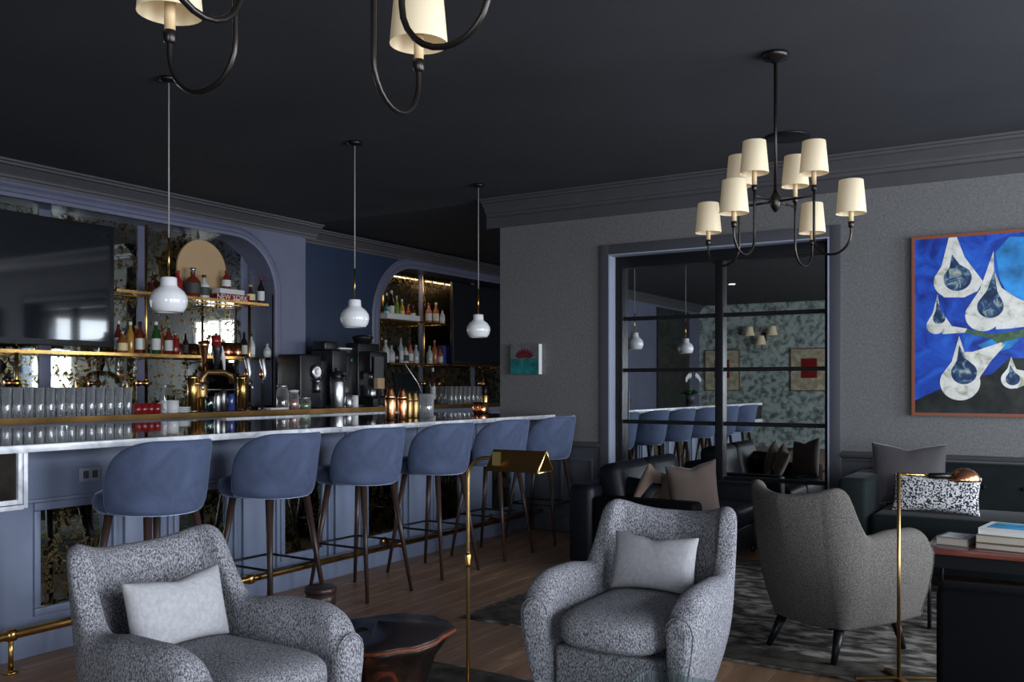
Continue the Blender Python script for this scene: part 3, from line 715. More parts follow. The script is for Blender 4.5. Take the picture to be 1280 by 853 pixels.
t = thing('coffee_brewer', 'stainless coffee brewer with red and green lights, middle of station', 'appliance', (x, (y0+y1)/2, ZB+.001))
B().box(-.15, -W*.05, .02, .05, W/2, .64).build('tower', 'steel_dark', t, bevel=.01)
B().box(-.15, -W/2, .38, .16, -W*.07, .62).build('brew_head', 'black_plastic', t, bevel=.01)
B().box(-.15, -W/2, 0, .2, W/2, .018).build('base', 'steel', t, bevel=.004)
B().box(.05, -W*.3, .56, .054, W*.38, .60).build('control_strip', 'black_plastic', t)
for yy, m_ in ((W*.1, 'b_red'), (W*.3, 'b_teal')): B().tube([(.05, yy, .52), (.06, yy, .52)], .018, 10).build('indicator', m_, t)
B().box(-.12, 0, .642, .03, W*.4, .66).build('top_lid', 'white_paint', t, bevel=.004)
B().box(-.14, -W/2, .62, .05, -W*.1, .72).build('bean_hopper', 'black_plastic', t, bevel=.02)
x = XB-.1; y = yx(422, x)
t = thing('airpot', 'silver airpot with black pump lid in front of the coffee brewer', 'flask', (x, y, ZB+.001)); t.location.z = ZB+.001
B().lathe([(.07, 0), (.075, .01), (.075, .27), (.06, .31)], n=24).build('body', 'steel', t)
B().lathe([(.06, .31), (.065, .32), (.06, .37), (.03, .39), (.0301, .41), (.04, .42)], n=20).build('lid', 'black_plastic', t)
B().tube([(.05, 0, .34), (.11, 0, .34), (.12, 0, .30)], .012, 8).build('spout', 'black_plastic', t)
B().tube([(0, -.065, .34), (0, -.115, .32), (0, -.115, .16), (0, -.08, .14)], .008, 6).build('handle', 'black_plastic', t)
for px, h_ , m_, lb in ((436, .16, 'steel', 'small steel milk jug right of the silver airpot'), (444, .13, 'white_ceramic', 'white cup beside the steel milk jug at edge of counter')):
    mug(px, XB-.06, ZB, m_, lb, h_, .035)
x = XB-.28; y0, y1 = yx(448, x), yx(475, x); W = y1-y0
t = thing('espresso_machine', 'black espresso machine with steel group head beside the far alcove', 'appliance', (x, (y0+y1)/2, ZB+.001))
B().box(-.2, -W/2, .1, .0, W/2, .72).build('housing', 'black_plastic', t, bevel=.02)
B().box(-.2, -W/2, 0, .22, W/2, .1).build('base', 'black_metal', t, bevel=.01)
B().box(.0, -W/2, .38, .18, W*.3, .62).build('brew_head', 'black_plastic', t, bevel=.02)
B().lathe([(.03, .30), (.04, .31), (.04, .38)], .1, -W*.2, 0, 14).build('group_head', 'steel', t)
B().lathe([(.05, .11), (.055, .12), (.05, .24), (.045, .24)], .1, -W*.2, 0, 14).build('steel_pot', 'steel', t)
B().lathe([(.03, .11), (.035, .12), (.03, .3), (.045, .36)], .1, W*.25, 0, 12).build('tamper', 'steel_dark', t)
B().lathe([(.09, .72), (.12, .78), (.12, .80), (.02, .82)], -.1, 0, 0, 16).build('bean_hopper', 'black_plastic', t)
x = XB-.02; 
o = B().box(-.006, -.09, 0, .006, .09, .28).build('menu_board', 'casing_dark', loc=(XB-.05, yx(470, XB-.05), ZB+.30)); 
o = B().add([], []) if False else o
bpy.data.objects.remove(o)
t = thing('upright_menu', 'grey clip menu with tan block standing right of espresso machine', 'menu', (XB-.06, yx(474, XB-.06), ZB+.001))
B().box(-.006, -.09, .32, .006, .07, .56).build('sheet', 'casing_dark', t); B().box(-.03, -.06, .20, .03, .06, .32).build('tan_block', 'cork', t, bevel=.004)
B().lathe([(.05, 0), (.05, .01), (.014, .016), (.014, .2)], n=12).build('stand', 'steel', t)
# point-of-sale screen
x = XB-.12; y0, y1 = yx(496, x), yx(522, x); W = y1-y0
t = thing('order_screen', 'tilted black order screen on the far back counter by brass post', 'monitor', (x, (y0+y1)/2, ZB+.001))
q = B().box(-.015, -W/2, 0, .015, W/2, .34).build('screen', 'screen', t, bevel=.005); q.location = (0, 0, .05); q.rotation_euler = (R(-4), R(-14), 0)
B().box(-.12, -.1, 0, .08, .1, .03).build('stand', 'black_plastic', t, bevel=.004)
B().box(-.1, -.03, .03, -.06, .03, .2).build('stand_arm', 'black_plastic', t)
# box and bottle near the far glasses
o = B().box(-.08, -.4, 0, .08, .4, .13).build('drawer_unit', 'black_plastic', loc=(XB-.02-.08, yx(559, XB-.1)+.0, ZB+.001), bevel=.01)
o.location.x = XB-.055-.045; o.location.y = yx(556, XB-.1)-.42+.0
bpy.data.objects.remove(o)
x = XB-.09; y = yx(541, x)
bottle(541, x, ZB, .45, .035, 'brown', 'label_white', 'label_white', 'slim dark bottle standing on the far back counter left of the glasses', name='wine_bottle')

# ================================================================== BAR-TOP OBJECTS
def shaker(px, x, h, r, m_, lb, z=ZT):
    y = yx(px, x); t = thing('cocktail_shaker', lb, 'shaker', (x, y, z+.001))
    B().lathe([(r*.75, 0), (r*.8, .005), (r, h*.62), (r*.95, h*.64)], n=20).build('cup', m_, t)
    B().lathe([(r*.97, h*.63), (r*.9, h*.72), (r*.55, h*.9), (r*.5, h)], n=20).build('top_cup', m_, t)
shaker(488, -4.60, .26, .045, 'copper', 'tall copper shaker on the bar top, leftmost of the copper group')
shaker(503, -4.58, .25, .04, 'copper', 'second copper shaker on the bar top')
shaker(511, -4.75, .22, .036, 'brass_dull', 'bronze mixing shaker between copper shakers and glass jug')
shaker(518.5, -4.72, .22, .036, 'brass_dull', 'bronze shaker immediately left of the clear glass jug')
y = yx(533, -4.7)
t = thing('mixing_glass', 'clear mixing glass with long bar spoon on the bar top', 'glass', (-4.7, y, ZT+.001))
B().lathe([(.05, 0), (.06, .01), (.065, .2), (.06, .2), (.055, .015)], n=20).build('glass_wall', 'glass', t)
B().tube([(.03, .03, .03), (-.02, -.1, .30), (-.04, -.24, .45)], .004, 6).build('bar_spoon', 'steel', t)
for px, lb in ((597, 'left copper mug near the far end of the bar top'), (603, 'right copper mug near the far end of the bar top')):
    mug(px, -4.9 if px < 600 else -4.85, ZT, 'copper', lb, .11, .05)
for px, lb in ((612, 'left gold bottle with black top at far end of the bar'), (620.5, 'right gold bottle with black top next to the grey wall end')):
    y = yx(px, -4.85); y = min(y, DW-.1)
    t = thing('gold_bottle', lb, 'bottle', (-4.85, y, ZT+.001))
    B().lathe([(.034, 0), (.036, .01), (.036, .17), (.03, .19)], n=18).build('body', 'gold', t)
    B().lathe([(.03, .19), (.032, .2), (.032, .27), (.015, .28)], n=16).build('cap', 'black_plastic', t)
# orchid pot at near end of the bar (seen only in the mirrored door)
t = thing('potted_orchid', 'white orchid on the bar end, seen reflected in the door panes', 'plant', (-5.1, 1.75, ZT+.001))
B().lathe([(.06, 0), (.08, .12), (.075, .12), (.055, .02)], n=18).build('pot', 'casing_dark', t)
b = B()
for s_ in (-1, 1): b.tube([(0, 0, .1), (0, s_*.05, .3), (.02, s_*.15, .42), (.05, s_*.3, .40)], .004, 6)
b.build('stem', 'b_green', t)
b = B(); 
for s_ in (-1, 1):
    for k in range(5):
        cy, czz = s_*(.12+k*.045), .42-.004*k*k
        for a in range(5):
            an = a*2*math.pi/5
            b.add([(.05, cy, czz), (.06, cy+.035*math.cos(an-.4), czz+.035*math.sin(an-.4)), (.055, cy+.045*math.cos(an), czz+.045*math.sin(an)), (.06, cy+.035*math.cos(an+.4), czz+.035*math.sin(an+.4))], [(0, 1, 2, 3)])
q = b.build('blossoms', 'white_ceramic', t)
b = B()
for k in range(5):
    an = k*1.25; c_, s__ = math.cos(an), math.sin(an)
    b.tube([(0, 0, .1), (c_*.08, s__*.08, .17), (c_*.17, s__*.17, .13)], [.01, .03, .004], 6)
b.build('leaves', 'b_green', t)

# ================================================================== BAR STOOLS
def make_stool(label):
    t = thing('bar_stool', label, 'stool', (0, 0, 0), R(90), 'blue velvet bar stools along the bar')
    # shell: angle from straight back (-Y), front = +Y
    N = 28; rows = []
    for i in range(N+1):
        f = -97+194*i/N; a = R(f); k = abs(f)
        if k < 30: top = 1.09
        else: u = (k-30)/67.5; top = .79+.30*math.sqrt(max(0, 1-u**2.3))
        bot = .715+.015*(k/97)**2
        row = []
        n = 7; th = .024
        def pt(rad, z):
            fl = max(0, (z-.72))*.11*max(0, math.cos(a))
            rx = rad+.028*max(0, (z-.72)/.37)**1
            return (math.sin(a)*(rx), -math.cos(a)*(rx+fl)*.96, z)
        R0 = .235
        for j in range(n): row.append(pt(R0+th*(1 if j else .4), bot+(top-.012-bot)*j/(n-1)))
        row.append(pt(R0+th*.5, top)); row.append(pt(R0-th*.6, top))
        for j in range(n-1, -1, -1): row.append(pt(R0-th, bot+(top-.012-bot)*j/(n-1)))
        rows.append(row)
    B().grid(rows).build('backrest', 'velvet_blue', t, sub=1)
    prof = [(.17, .715), (.215, .718), (.235, .74), (.238, .775), (.225, .805), (.19, .825), (.1, .832), (.001, .833)]
    rows = []
    for r_, z in prof:
        rows.append([(r_*.92*math.cos(2*math.pi*k/28)*1.0, .06+r_*1.26*math.sin(2*math.pi*k/28), z) for k in range(28)])
    q = B().grid(rows).build('seat', 'velvet_blue', t)
    zs = .33
    pts = {}
    for sx in (-1, 1):
        for sy in (-1, 1):
            topp = Vector((sx*.14, sy*.15, .72)); foot = Vector((sx*.215, sy*.25, 0))
            B().tube([topp, foot], [.021, .011], 10).build('leg', 'walnut', t)
            pts[(sx, sy)] = topp.lerp(foot, (.72-zs)/.72)
    for a, c in (((-1, -1), (1, -1)), ((1, -1), (1, 1)), ((1, 1), (-1, 1)), ((-1, 1), (-1, -1))):
        B().tube([pts[a], pts[c]], .0075, 6).build('stretcher', 'black_metal', t)
    return t
SX = -3.985
names = ['blue velvet bar stool nearest the camera, beside the power outlet', 'second blue velvet bar stool from the left, behind the small dark stump',
         'third blue velvet bar stool from the left', 'fourth blue velvet bar stool, just left of the brass tent-shade lamp', 'fifth blue velvet bar stool, behind the brass tent-shaped lamp shade',
         'farthest blue velvet bar stool, at the bar end by the grey wall']
st = make_stool(names[0]); st.location = (SX, 3.01, 0)
for i in range(1, 6): dup(st, (SX, 3.01+.795*i, 0), label=names[i], rz=R(90+random.uniform(-3, 3)))

# ================================================================== PENDANTS
def make_pendant(x, y, label):
    t = thing('pendant_lamp', label, 'lamp', (x, y, ZC), 0, 'white glass pendants over the bar')
    B().lathe([(.001, 0), (.055, -.001), (.055, -.018), (.02, -.03), (.001, -.03)], n=24).build('canopy', 'bronze', t)
    B().tube([(0, 0, -.03), (0, 0, -.93)], .0045, 8).build('cord', 'cord', t)
    B().tube([(0, 0, -.93), (0, 0, -1.165)], .006, 8).build('brass_stem', 'brass', t)
    z0 = -1.365
    B().lathe([(.001, .205), (.04, .205), (.046, .198), (.047, .16), (.052, .150), (.085, .125), (.103, .095), (.107, .065), (.098, .028), (.082, .004), (.075, 0), (.070, .004), (.09, .05), (.09, .09), (.05, .13), (.001, .135)], n=36, cz=z0).build('glass_shade', 'milk_glass', t)
    return t
pn = make_pendant(-4.5, 3.51, 'white glass pendant lamp over the bar, nearest and largest at left')
dup(pn, (-4.52, 5.15, ZC), label='middle white glass pendant lamp over the bar')
dup(pn, (-4.54, 6.82, ZC), label='farthest white glass pendant lamp, beside the grey wall end')

# ================================================================== CHANDELIERS
def make_chandelier(loc, rz, label):
    t = thing('chandelier', label, 'chandelier', loc, rz, 'dark bronze chandeliers with cream shades')
    B().lathe([(.001, 0), (.07, -.001), (.075, -.012), (.065, -.03), (.03, -.04), (.012, -.055)], n=24).build('ceiling_canopy', 'bronze', t)
    zh = 2.347-ZC
    B().tube([(0, 0, -.04), (0, 0, zh+.04)], .0095, 10).build('drop_rod', 'bronze', t)
    B().lathe([(.012, .06), (.022, .04), (.030, .015), (.030, -.015), (.022, -.035), (.008, -.055), (.001, -.058)], n=18, cz=zh).build('hub', 'bronze', t)
    ri, ro = .22, .42; zb = 2.03-ZC; zi = 2.40-ZC; zo = 2.185-ZC; rm = (ri+ro)/2; hr = (ro-ri)/2
    for k in range(4):
        a = k*math.pi/2; c, s_ = math.cos(a), math.sin(a)
        def P(r_, z): return (r_*c, r_*s_, z)
        pts = [P(ri, zi)]+[P(ri, zi+(zb+hr-zi)*u) for u in (.33, .66, .9)]+[P(rm-hr*math.cos(u), zb+hr-hr*math.sin(u)) for u in [math.pi*i/12 for i in range(13)]]+[P(ro, zb+hr+(zo-zb-hr)*.5), P(ro, zo)]
        arm = B().tube([P(.02, zh), P(ri, zh)], .0062, 8).tube(pts, .0068, 10).build('arm', 'bronze', t)
        for (r_, z) in ((ri, zi), (ro, zo)):
            px_, py_, _ = P(r_, 0)
            B().lathe([(.009, -.03), (.014, -.025), (.016, 0), (.014, .002)], px_, py_, z, 14).build('candle_cup', 'bronze', arm)
            B().lathe([(.0125, .002), (.0125, .09), (.008, .092)], px_, py_, z, 14).build('candle_tube', 'candle', arm)
            sh = B(); dz = -.02 if r_ == ro else 0
            sh.lathe([(.074, .062+dz), (.059, .23+dz), (.056, .231+dz), (.0725, .064+dz)], px_, py_, z, 32, cap=False)
            sh.build('lamp_shade', 'shade_cream', arm)
    return t
ch = make_chandelier((-1.38, 4.96, ZC), YAW-R(32.7)+R(-90)-R(12), 'complete cream-shaded chandelier hanging before the black framed door')
dup(ch, (-1.385, 1.45, ZC), rz=YAW+R(-26), label='nearest chandelier cut by the top edge of the photograph')

# round black ceiling speaker
tag(B().lathe([(.001, 0), (.15, -.001), (.155, -.008), (.14, -.014), (.001, -.014)], n=36).build('ceiling_speaker', 'black_metal', loc=(-1.76, 6.66, ZC-.001)), 'flat round black disc on the ceiling behind the right chandelier', 'speaker')
# recessed downlights (seen in mirror)
for i, (x, y) in enumerate(((-5.2, -.6), (-3.4, -.6), (-2.2, -3))):
    t = tag(B().lathe([(.001, 0), (.05, -.001), (.06, -.004), (.001, -.004)], n=20).build('downlight', 'lamp_panel', loc=(x, y, ZC-.001)), 'round recessed downlight in the dark ceiling, seen in the mirrored door', 'light', 'recessed downlights')

# ================================================================== ARMCHAIRS
def make_armchair(fabric, label, legs_m='black_metal', W=.64, D=.66):
    t = thing('armchair', label, 'armchair', (0, 0, 0))
    hw = W/2
    # plan path of the shell centre line, front = +Y
    pts = []
    n1 = 9
    th = .10
    def path(s):   # s in [-1,1]; 0 = back centre
        a = abs(s); sg = 1 if s >= 0 else -1
        if a < .36:
            u = a/.36; x = u*(hw-.13); y = -D/2+.07-.03*(1-u*u)
        elif a < .56:
            u = (a-.36)/.20*math.pi/2; x = (hw-.13)+.075*math.sin(u); y = -D/2+.07+.13*(1-math.cos(u))
        else:
            u = (a-.56)/.44; x = hw-.055+.022*math.sin(u*math.pi*.8); y = -D/2+.20+u*(D-.22)
        return Vector((sg*x, y))
    def top(s):
        a = abs(s)
        if a < .43: return .815+.045*(a/.43)**2.4
        if a < .48: return .860-.022*((a-.43)/.05)**2
        if a < .58:
            u = (a-.48)/.10; return .838-.218*(1-(1-u)**2.0)
        if a < .72:
            u = (a-.58)/.14; return .62+.018*u*u*(3-2*u)
        if a < .86: return .638
        u = (a-.86)/.14; return .638-.085*(1-math.sqrt(max(0, 1-u*u)))
    N = 100; rows = []
    zb = .155
    for i in range(N+1):
        s = -1+2*i/N; p = path(s); q0 = path(max(-1, s-.01)); q1 = path(min(1, s+.01))
        d = (q1-q0).normalized(); nrm = Vector((d.y, -d.x))   # outward
        zt = top(s); a = abs(s)
        back = max(0, 1-a/.62)**.6 if a < .62 else 0
        w_ = th*(.74+.4*min(1, max(0, (a-.5)/.2)))
        e = 1.0
        row = []
        def pt(off, z, bulge=0):
            h = max(0, (z-zb)/.7)
            lean = -.16*back*max(0, h-.25)**1.1
            flare = .015*h
            base_in = -.075*max(0, 1-(z-zb)/.30)**1.5
            o_ = off+flare*1+(base_in if off > 0 else 0)
            v = p+nrm*o_
            return (v.x, v.y+lean, z)
        hw_ = w_/2
        for z in (zb, zb+.03, zb+.10, zb+.2, zb+.3): row.append(pt(hw_, z))
        r_ = hw_
        zc = zt-r_
        row.append(pt(hw_, (zb+.3+zc)/2)) ; row.append(pt(hw_*1.03, zc))
        for an in (30, 60, 90, 120, 150):
            row.append(pt(hw_*math.cos(R(an)), zc+r_*math.sin(R(an))))
        row.append(pt(-hw_, zc)); row.append(pt(-hw_, (zb+.3+zc)/2))
        for z in (zb+.3, zb+.1, zb): row.append(pt(-hw_*.9, z))
        rows.append(row)
    # rounded arm fronts: shrink extra rings
    def shrink(row, f, dy):
        c = Vector((0, 0, 0))
        for v in row: c += Vector(v)
        c /= len(row)
        return [(c.x+(v[0]-c.x)*f, v[1]+dy, c.z+(v[2]-c.z)*(1-(1-f)*.22) if v[2] > zb+.01 else v[2]) for v in row]
    r0, r1 = rows[0], rows[-1]
    rows = [shrink(r0, .5, .040), shrink(r0, .78, .032), shrink(r0, .93, .018)]+rows+[shrink(r1, .93, .018), shrink(r1, .78, .032), shrink(r1, .5, .040)]
    B().grid(rows).build('shell', fabric, t, sub=1)
    # piping along arm front
    for sg in (-1, 1):
        rr = rows[2] if sg < 0 else rows[-3]
        B().tube([(v[0], v[1]+.002, v[2]) for v in rr[1:-4]], .003, 6).build('piping', fabric, t)
    # front rail and underside
    b = B(); b.box(-hw+.10, D/2-.12, .155, hw-.10, D/2-.035, .375); b.build('front_rail', fabric, t, bevel=.02)
    b = B(); b.box(-hw+.11, -D/2+.12, .16, hw-.11, D/2-.12, .37); b.build('seat_base', fabric, t)
    # seat cushion : superellipse
    cw, cdp, chh = (W-.235)/2, .295, .07
    rows = []
    for j in range(-8, 9):
        ph = math.pi/2*j/8; cz_ = math.copysign(abs(math.sin(ph))**.55, ph); rr = abs(math.cos(ph))**.42
        ring = []
        for k in range(44):
            a = 2*math.pi*k/44
            ex = .42
            x = math.copysign(abs(math.cos(a))**ex, math.cos(a))*cw*rr; y = math.copysign(abs(math.sin(a))**ex, math.sin(a))*cdp*rr
            bul = .03*(1-(x/cw)**2) if y > 0 else 0
            ring.append((x, .065+y+bul*rr, (.45)+chh*cz_+.012*(1-(x/cw)**2)*max(0, cz_)))
        rows.append(ring)
    B().grid(rows).build('seat_cushion', fabric, t)
    for sx in (-1, 1):
        B().tube([(sx*(hw-.13), D/2-.11, .17), (sx*(hw-.10), D/2-.07, 0)], [.028, .014], 12).build('leg', legs_m, t)
        B().tube([(sx*(hw-.15), -D/2+.15, .17), (sx*(hw-.12), -D/2+.06, 0)], [.028, .014], 12).build('leg', legs_m, t)
    return t
def pillow(w, h, d, m, name='pillow', pin=.9, pinch=True):
    N = 14; b = B(); top, bot = [], []
    def shp(i, j, sg):
        u, v = -1+2*i/N, -1+2*j/N
        ed = (1-abs(u)**2.6)*(1-abs(v)**2.6)
        k = 1-.07*((1-abs(v)**2))*abs(u)**3 if pinch else 1
        k2 = 1-.17*((1-abs(u)**2))*abs(v)**3 if pinch else 1
        crease = -.25*math.exp(-(u*u)/.02)*max(0, v)**2
        return (u*w/2*k, sg*d/2*(max(0, ed)**.5)*(1+crease)*pin, v*h/2*k2-(.06*h*math.exp(-u*u/.05)*max(0, v)**3))
    for sg in (1, -1): b.grid([[shp(i, j, sg) for j in range(N+1)] for i in range(N+1)], closed=False, cap=False)
    return b
def put_pillow(w, h, d, m, loc, rz, tilt, label, roll=0, pinch=True):
    o = pillow(w, h, d, m, pinch=pinch).build('pillow', m); bm = bmesh.new(); bm.from_mesh(o.data); bmesh.ops.remove_doubles(bm, verts=bm.verts, dist=.0005); bmesh.ops.recalc_face_normals(bm, faces=bm.faces); bm.to_mesh(o.data); bm.free()
    for p in o.data.polygons: p.use_smooth = True
    md = o.modifiers.new('sub', 'SUBSURF'); md.levels = 1; md.render_levels = 1
    o.matrix_world = Matrix.Translation(loc) @ Matrix.Rotation(rz, 4, 'Z') @ Matrix.Rotation(tilt, 4, 'X') @ Matrix.Rotation(roll, 4, 'Y')
    return tag(o, label, 'pillow')
c1 = make_armchair('tweed_grey', 'grey tweed armchair at bottom left with pale lumbar pillow')
c1.location = (-2.31, 1.95, .012); c1.rotation_euler = (0, 0, R(-90))
c2 = dup(c1, (-1.44, 3.30, .012), rz=R(180), label='grey tweed armchair at centre facing left, with a light grey pillow')
c3 = make_armchair('tweed_brown', 'brown-grey wool armchair seen from behind near the slender brass lamp')
c3.location = (-1.06, 4.90, .012); c3.rotation_euler = (0, 0, math.atan2(.905, .425)-R(90))
put_pillow(.39, .25, .12, 'linen_light', (-2.43, 1.93, .645), R(-90), R(14), 'pale linen lumbar pillow on the bottom left armchair')
put_pillow(.38, .25, .13, 'linen_grey', (-1.44, 3.43, .645), R(180), R(14), 'light grey linen pillow on the centre armchair')

# ================================================================== RUGS
def rug(x0, y0, x1, y1, label, side):
    t = thing('rug', label, 'rug', (x0, y0, 0))
    wchild(B().box(x0, y0, .0005, x1, y1, .010), 'pile', 'rug', t)
    b = B(); w_ = .28
    b.box(x0+.02, y0+.02, .0101, x0+w_, y1-.02, .0125); b.box(x0+w_, y1-w_, .0101, x1-.02, y1-.02, .0125); b.box(x0+w_, y0+.02, .0101, x1-w_, y0+w_-.02, .0125); b.box(x1-w_, y0+.02, .0101, x1-.02, y1-w_, .0125)
    wchild(b, 'border', 'rug_border', t)
rug(-3.05, 4.40, 1.9, 7.0, 'distressed grey patterned rug under the far seating group', 0)
rug(-2.86, -.2, 1.9, 3.62, 'distressed dark patterned rug at the bottom under near armchairs', 1)

# ================================================================== LEATHER SOFA (faces +X)
t = thing('leather_sofa', 'black leather sofa side-on between the door and centre armchair', 'sofa', (-3.12, 5.84, .012))
L = 1.56; Dp = 1.0
B().box(.202, 0, .05, Dp-.04, .17, .555).build('arm', 'leather_box', t, bevel=.035)
B().box(0, L-.17, .05, Dp-.04, L, .56).build('arm', 'leather_black', t, bevel=.04)
B().box(0, 0, .05, .2, L-.172, .635).build('back', 'leather_black', t, bevel=.05)
B().box(.2, .172, .05, Dp-.06, L-.172, .26).build('base', 'leather_black', t, bevel=.02)
for k in range(2):
    y0 = .18+k*.6; y1 = y0+.59
    B().box(.22, y0, .262, Dp, y1, .43).build('seat_cushion', 'leather_black', t, bevel=.05)
    q = B().box(-.1, y0-.02, -.22, .1, y1-.02, .22).build('back_cushion', 'leather_black', t, bevel=.07); q.location = (.27, 0, .56); q.rotation_euler = (0, R(-12), 0)
q = pillow(.55, .2, .16, 'leather_black').build('arm_bolster', 'leather_black', t); q.location = (.34, .30, .60); q.rotation_euler = (R(-35), R(8), R(-20))
for a in ((.08, .08), (.9, .08), (.08, L-.08), (.9, L-.08)): B().tube([(a[0], a[1], 0), (a[0], a[1], .055)], .02, 10).build('foot', 'black_metal', t)
put_pillow(.32, .32, .11, 'cushion_beige', (-2.60, 6.15, .62), R(75), R(15), 'beige pillow at left end of the leather sofa', R(20))
put_pillow(.34, .32, .11, 'cushion_beige', (-2.46, 6.30, .61), R(60), R(20), 'taupe pillow leaning on the beige one on the leather sofa', R(18))
put_pillow(.38, .42, .13, 'cushion_taupe', (-2.27, 6.10, .63), R(35), R(10), 'large brown velvet pillow near the front of the leather sofa', R(-8))

# ================================================================== GREEN SOFA (faces -Y)
t = thing('velvet_sofa', 'dark green velvet tufted sofa against the wall under the blue painting', 'sofa', (-1.38, 6.45, .012))
W = 2.5
B().box(0, 0, .12, .2, .92, .72).build('arm', 'velvet_green', t, bevel=.04)
B().box(W-.2, 0, .12, W, .92, .72).build('arm', 'velvet_green', t, bevel=.04)
B().box(.202, .66, .12, W-.202, .92, .80).build('back', 'velvet_green', t, bevel=.05)
B().box(.202, .04, .12, W-.202, .66, .30).build('base', 'velvet_green', t, bevel=.01)
B().box(.205, -.02, .302, W-.205, .655, .49).build('seat_cushion', 'velvet_green', t, bevel=.05)
for i in range(9): B().lathe([(.001, 0), (.012, .002), (.016, .008), (.001, .01)], n=10).build('button', 'velvet_green', t, loc=(.36+i*.24, .658, .64), rot=(R(90), 0, 0))
for a in ((.1, .06), (W-.1, .06), (.1, .85), (W-.1, .85)): B().tube([(a[0], a[1], 0), (a[0], a[1], .125)], [.014, .022], 10).build('leg', 'walnut', t)
put_pillow(.52, .48, .15, 'cushion_dark', (-1.0, 6.93, .73), R(5), R(-14), 'dark charcoal velvet pillow in the corner of the green sofa')
put_pillow(.58, .28, .13, 'speckle', (-.80, 6.72, .625), R(-3), R(-20), 'white and black speckled lumbar pillow on the green sofa')

# ================================================================== COFFEE TABLE + BOOKS
t = thing('coffee_table', 'glossy red-brown coffee table with black legs before the green sofa', 'table', (-.72, 5.50, .012))
TW, TD, TH = 1.3, .62, .44
B().box(0, 0, TH-.022, TW, TD, TH).build('tabletop', 'redwood', t, bevel=.004)
B().box(.04, .04, TH-.10, TW-.04, TD-.04, TH-.024).build('apron', 'black_metal', t)
for a in ((.03, .03), (TW-.03, .03), (.03, TD-.03), (TW-.03, TD-.03)): B().tube([(a[0], a[1], TH-.024), (a[0], a[1], 0)], .011, 8).build('leg', 'black_metal', t)
def book(x, y, z, w, d, h, rz, cm, pm, label):
    t = thing('book', label, 'book', (x, y, z), rz)
    B().box(-w/2, -d/2, h-.004, w/2, d/2, h).box(-w/2, -d/2, 0, w/2, d/2, .004).box(-w/2-.003, -d/2, 0, -w/2, d/2, h).build('cover', cm, t)
    B().box(-w/2, -d/2+.005, .0045, w/2-.006, d/2-.005, h-.0045).build('page_block', pm, t)
    return t
zt = .012+TH+.001
mat('book_green', (.10, .12, .08), .5); mat('book_blue', (.03, .28, .5), .4, var=.5, scale=12); mat('book_plum', (.12, .06, .06), .5); mat('book_grey', (.16, .17, .19), .5)
k1 = book(-.575, 5.80, zt, .16, .22, .045, R(-10), 'book_grey', 'paper_warm', 'grey art book lying flat on the red table, left of stack')
q = B().box(-.065, -.09, .0451, .045, .08, .0459).build('cover_print', 'paper', k1)
book(-.33, 5.80, zt, .24, .30, .035, R(-8), 'book_plum', 'paper_warm', 'plum book at the bottom of the stack on the red table')
book(-.33, 5.80, zt+.036, .25, .31, .045, R(-5), 'book_green', 'paper_warm', 'olive book in the middle of the stack on the red table')
kb = book(-.32, 5.80, zt+.082, .23, .30, .035, R(-9), 'paper', 'paper', 'white book with blue cover picture on top of the stack')
B().box(-.085, -.11, .0355, .10, .12, .0362).build('cover_print', 'book_blue', kb)

# ================================================================== BLACK LEATHER BOX CHAIR at right
t = thing('leather_armchair', 'boxy black leather armchair seen from behind at the bottom right corner', 'armchair', (-.415, 3.50, .012), R(5))
B().box(0, 0, .03, .95, .18, .64).build('back', 'leather_box', t, bevel=.025)
B().box(0, .182, .03, .17, .85, .50).build('arm', 'leather_box', t, bevel=.03)
B().box(.78, .182, .03, .95, .85, .50).build('arm', 'leather_box', t, bevel=.03)
B().box(.172, .184, .03, .778, .84, .40).build('seat', 'leather_box', t, bevel=.03)
for a in ((.06, .06), (.89, .06), (.06, .79), (.89, .79)): B().tube([(a[0], a[1], 0), (a[0], a[1], .035)], .02, 10).build('foot', 'black_metal', t)

# ================================================================== FLOOR LAMPS
LX, LY = -1.78, 2.61
t = thing('floor_lamp', 'brass reading lamp with tent-shaped shade between the two grey armchairs', 'lamp', (LX, LY, .013), YAW-R(28))
zt_ = 1.098
B().lathe([(.001, 0), (.11, 0), (.115, .006), (.11, .018), (.02, .024)], n=32).build('base', 'brass', t)
b = B(); b.tube([(0, 0, .02), (0, 0, zt_-.07)]+[(.07-.07*math.cos(u), 0, zt_-.07+.07*math.sin(u)) for u in [math.pi/2*i/6 for i in range(1, 7)]]+[(.13, 0, zt_)], .0065, 10); b.build('pole', 'brass_dull', t)
B().lathe([(.009, 0), (.011, .01), (.011, .04), (.009, .05)], n=12, cz=.72).build('height_knob', 'brass', t)
# tent shade : open triangular prism running to the side
x0, x1 = .10, .298; hh = .068; wd = .058
b = B(); th_ = .003
apx = zt_+.03
for sg in (-1, 1):
    b.add([(x0, 0, apx), (x1-.0, 0, apx), (x1, sg*wd, apx-hh), (x0, sg*wd, apx-hh), (x0, 0, apx-th_*1.6), (x1, 0, apx-th_*1.6), (x1, sg*(wd-th_), apx-hh), (x0, sg*(wd-th_), apx-hh)],
          [(0, 1, 2, 3), (4, 7, 6, 5), (0, 4, 5, 1), (3, 2, 6, 7), (1, 5, 6, 2), (0, 3, 7, 4)])
q = b.build('lamp_shade', 'brass', t)
b = B(); 
for xx in (x1-.002,): b.tube([(xx, -wd, apx-hh), (xx, 0, apx), (xx, wd, apx-hh), (xx, -wd, apx-hh)], .004, 6)
b.build('shade_rim', 'gold', t)
B().box(x0+.02, -.045, apx-.05, x0+.05, -.038, apx-.005).build('bracket', 'gold', t)
B().tube([(x0+.03, 0, apx-.025), (x0+.11, 0, apx-.03)], [.012, .02], 10).build('bulb', 'milk_glass', t)

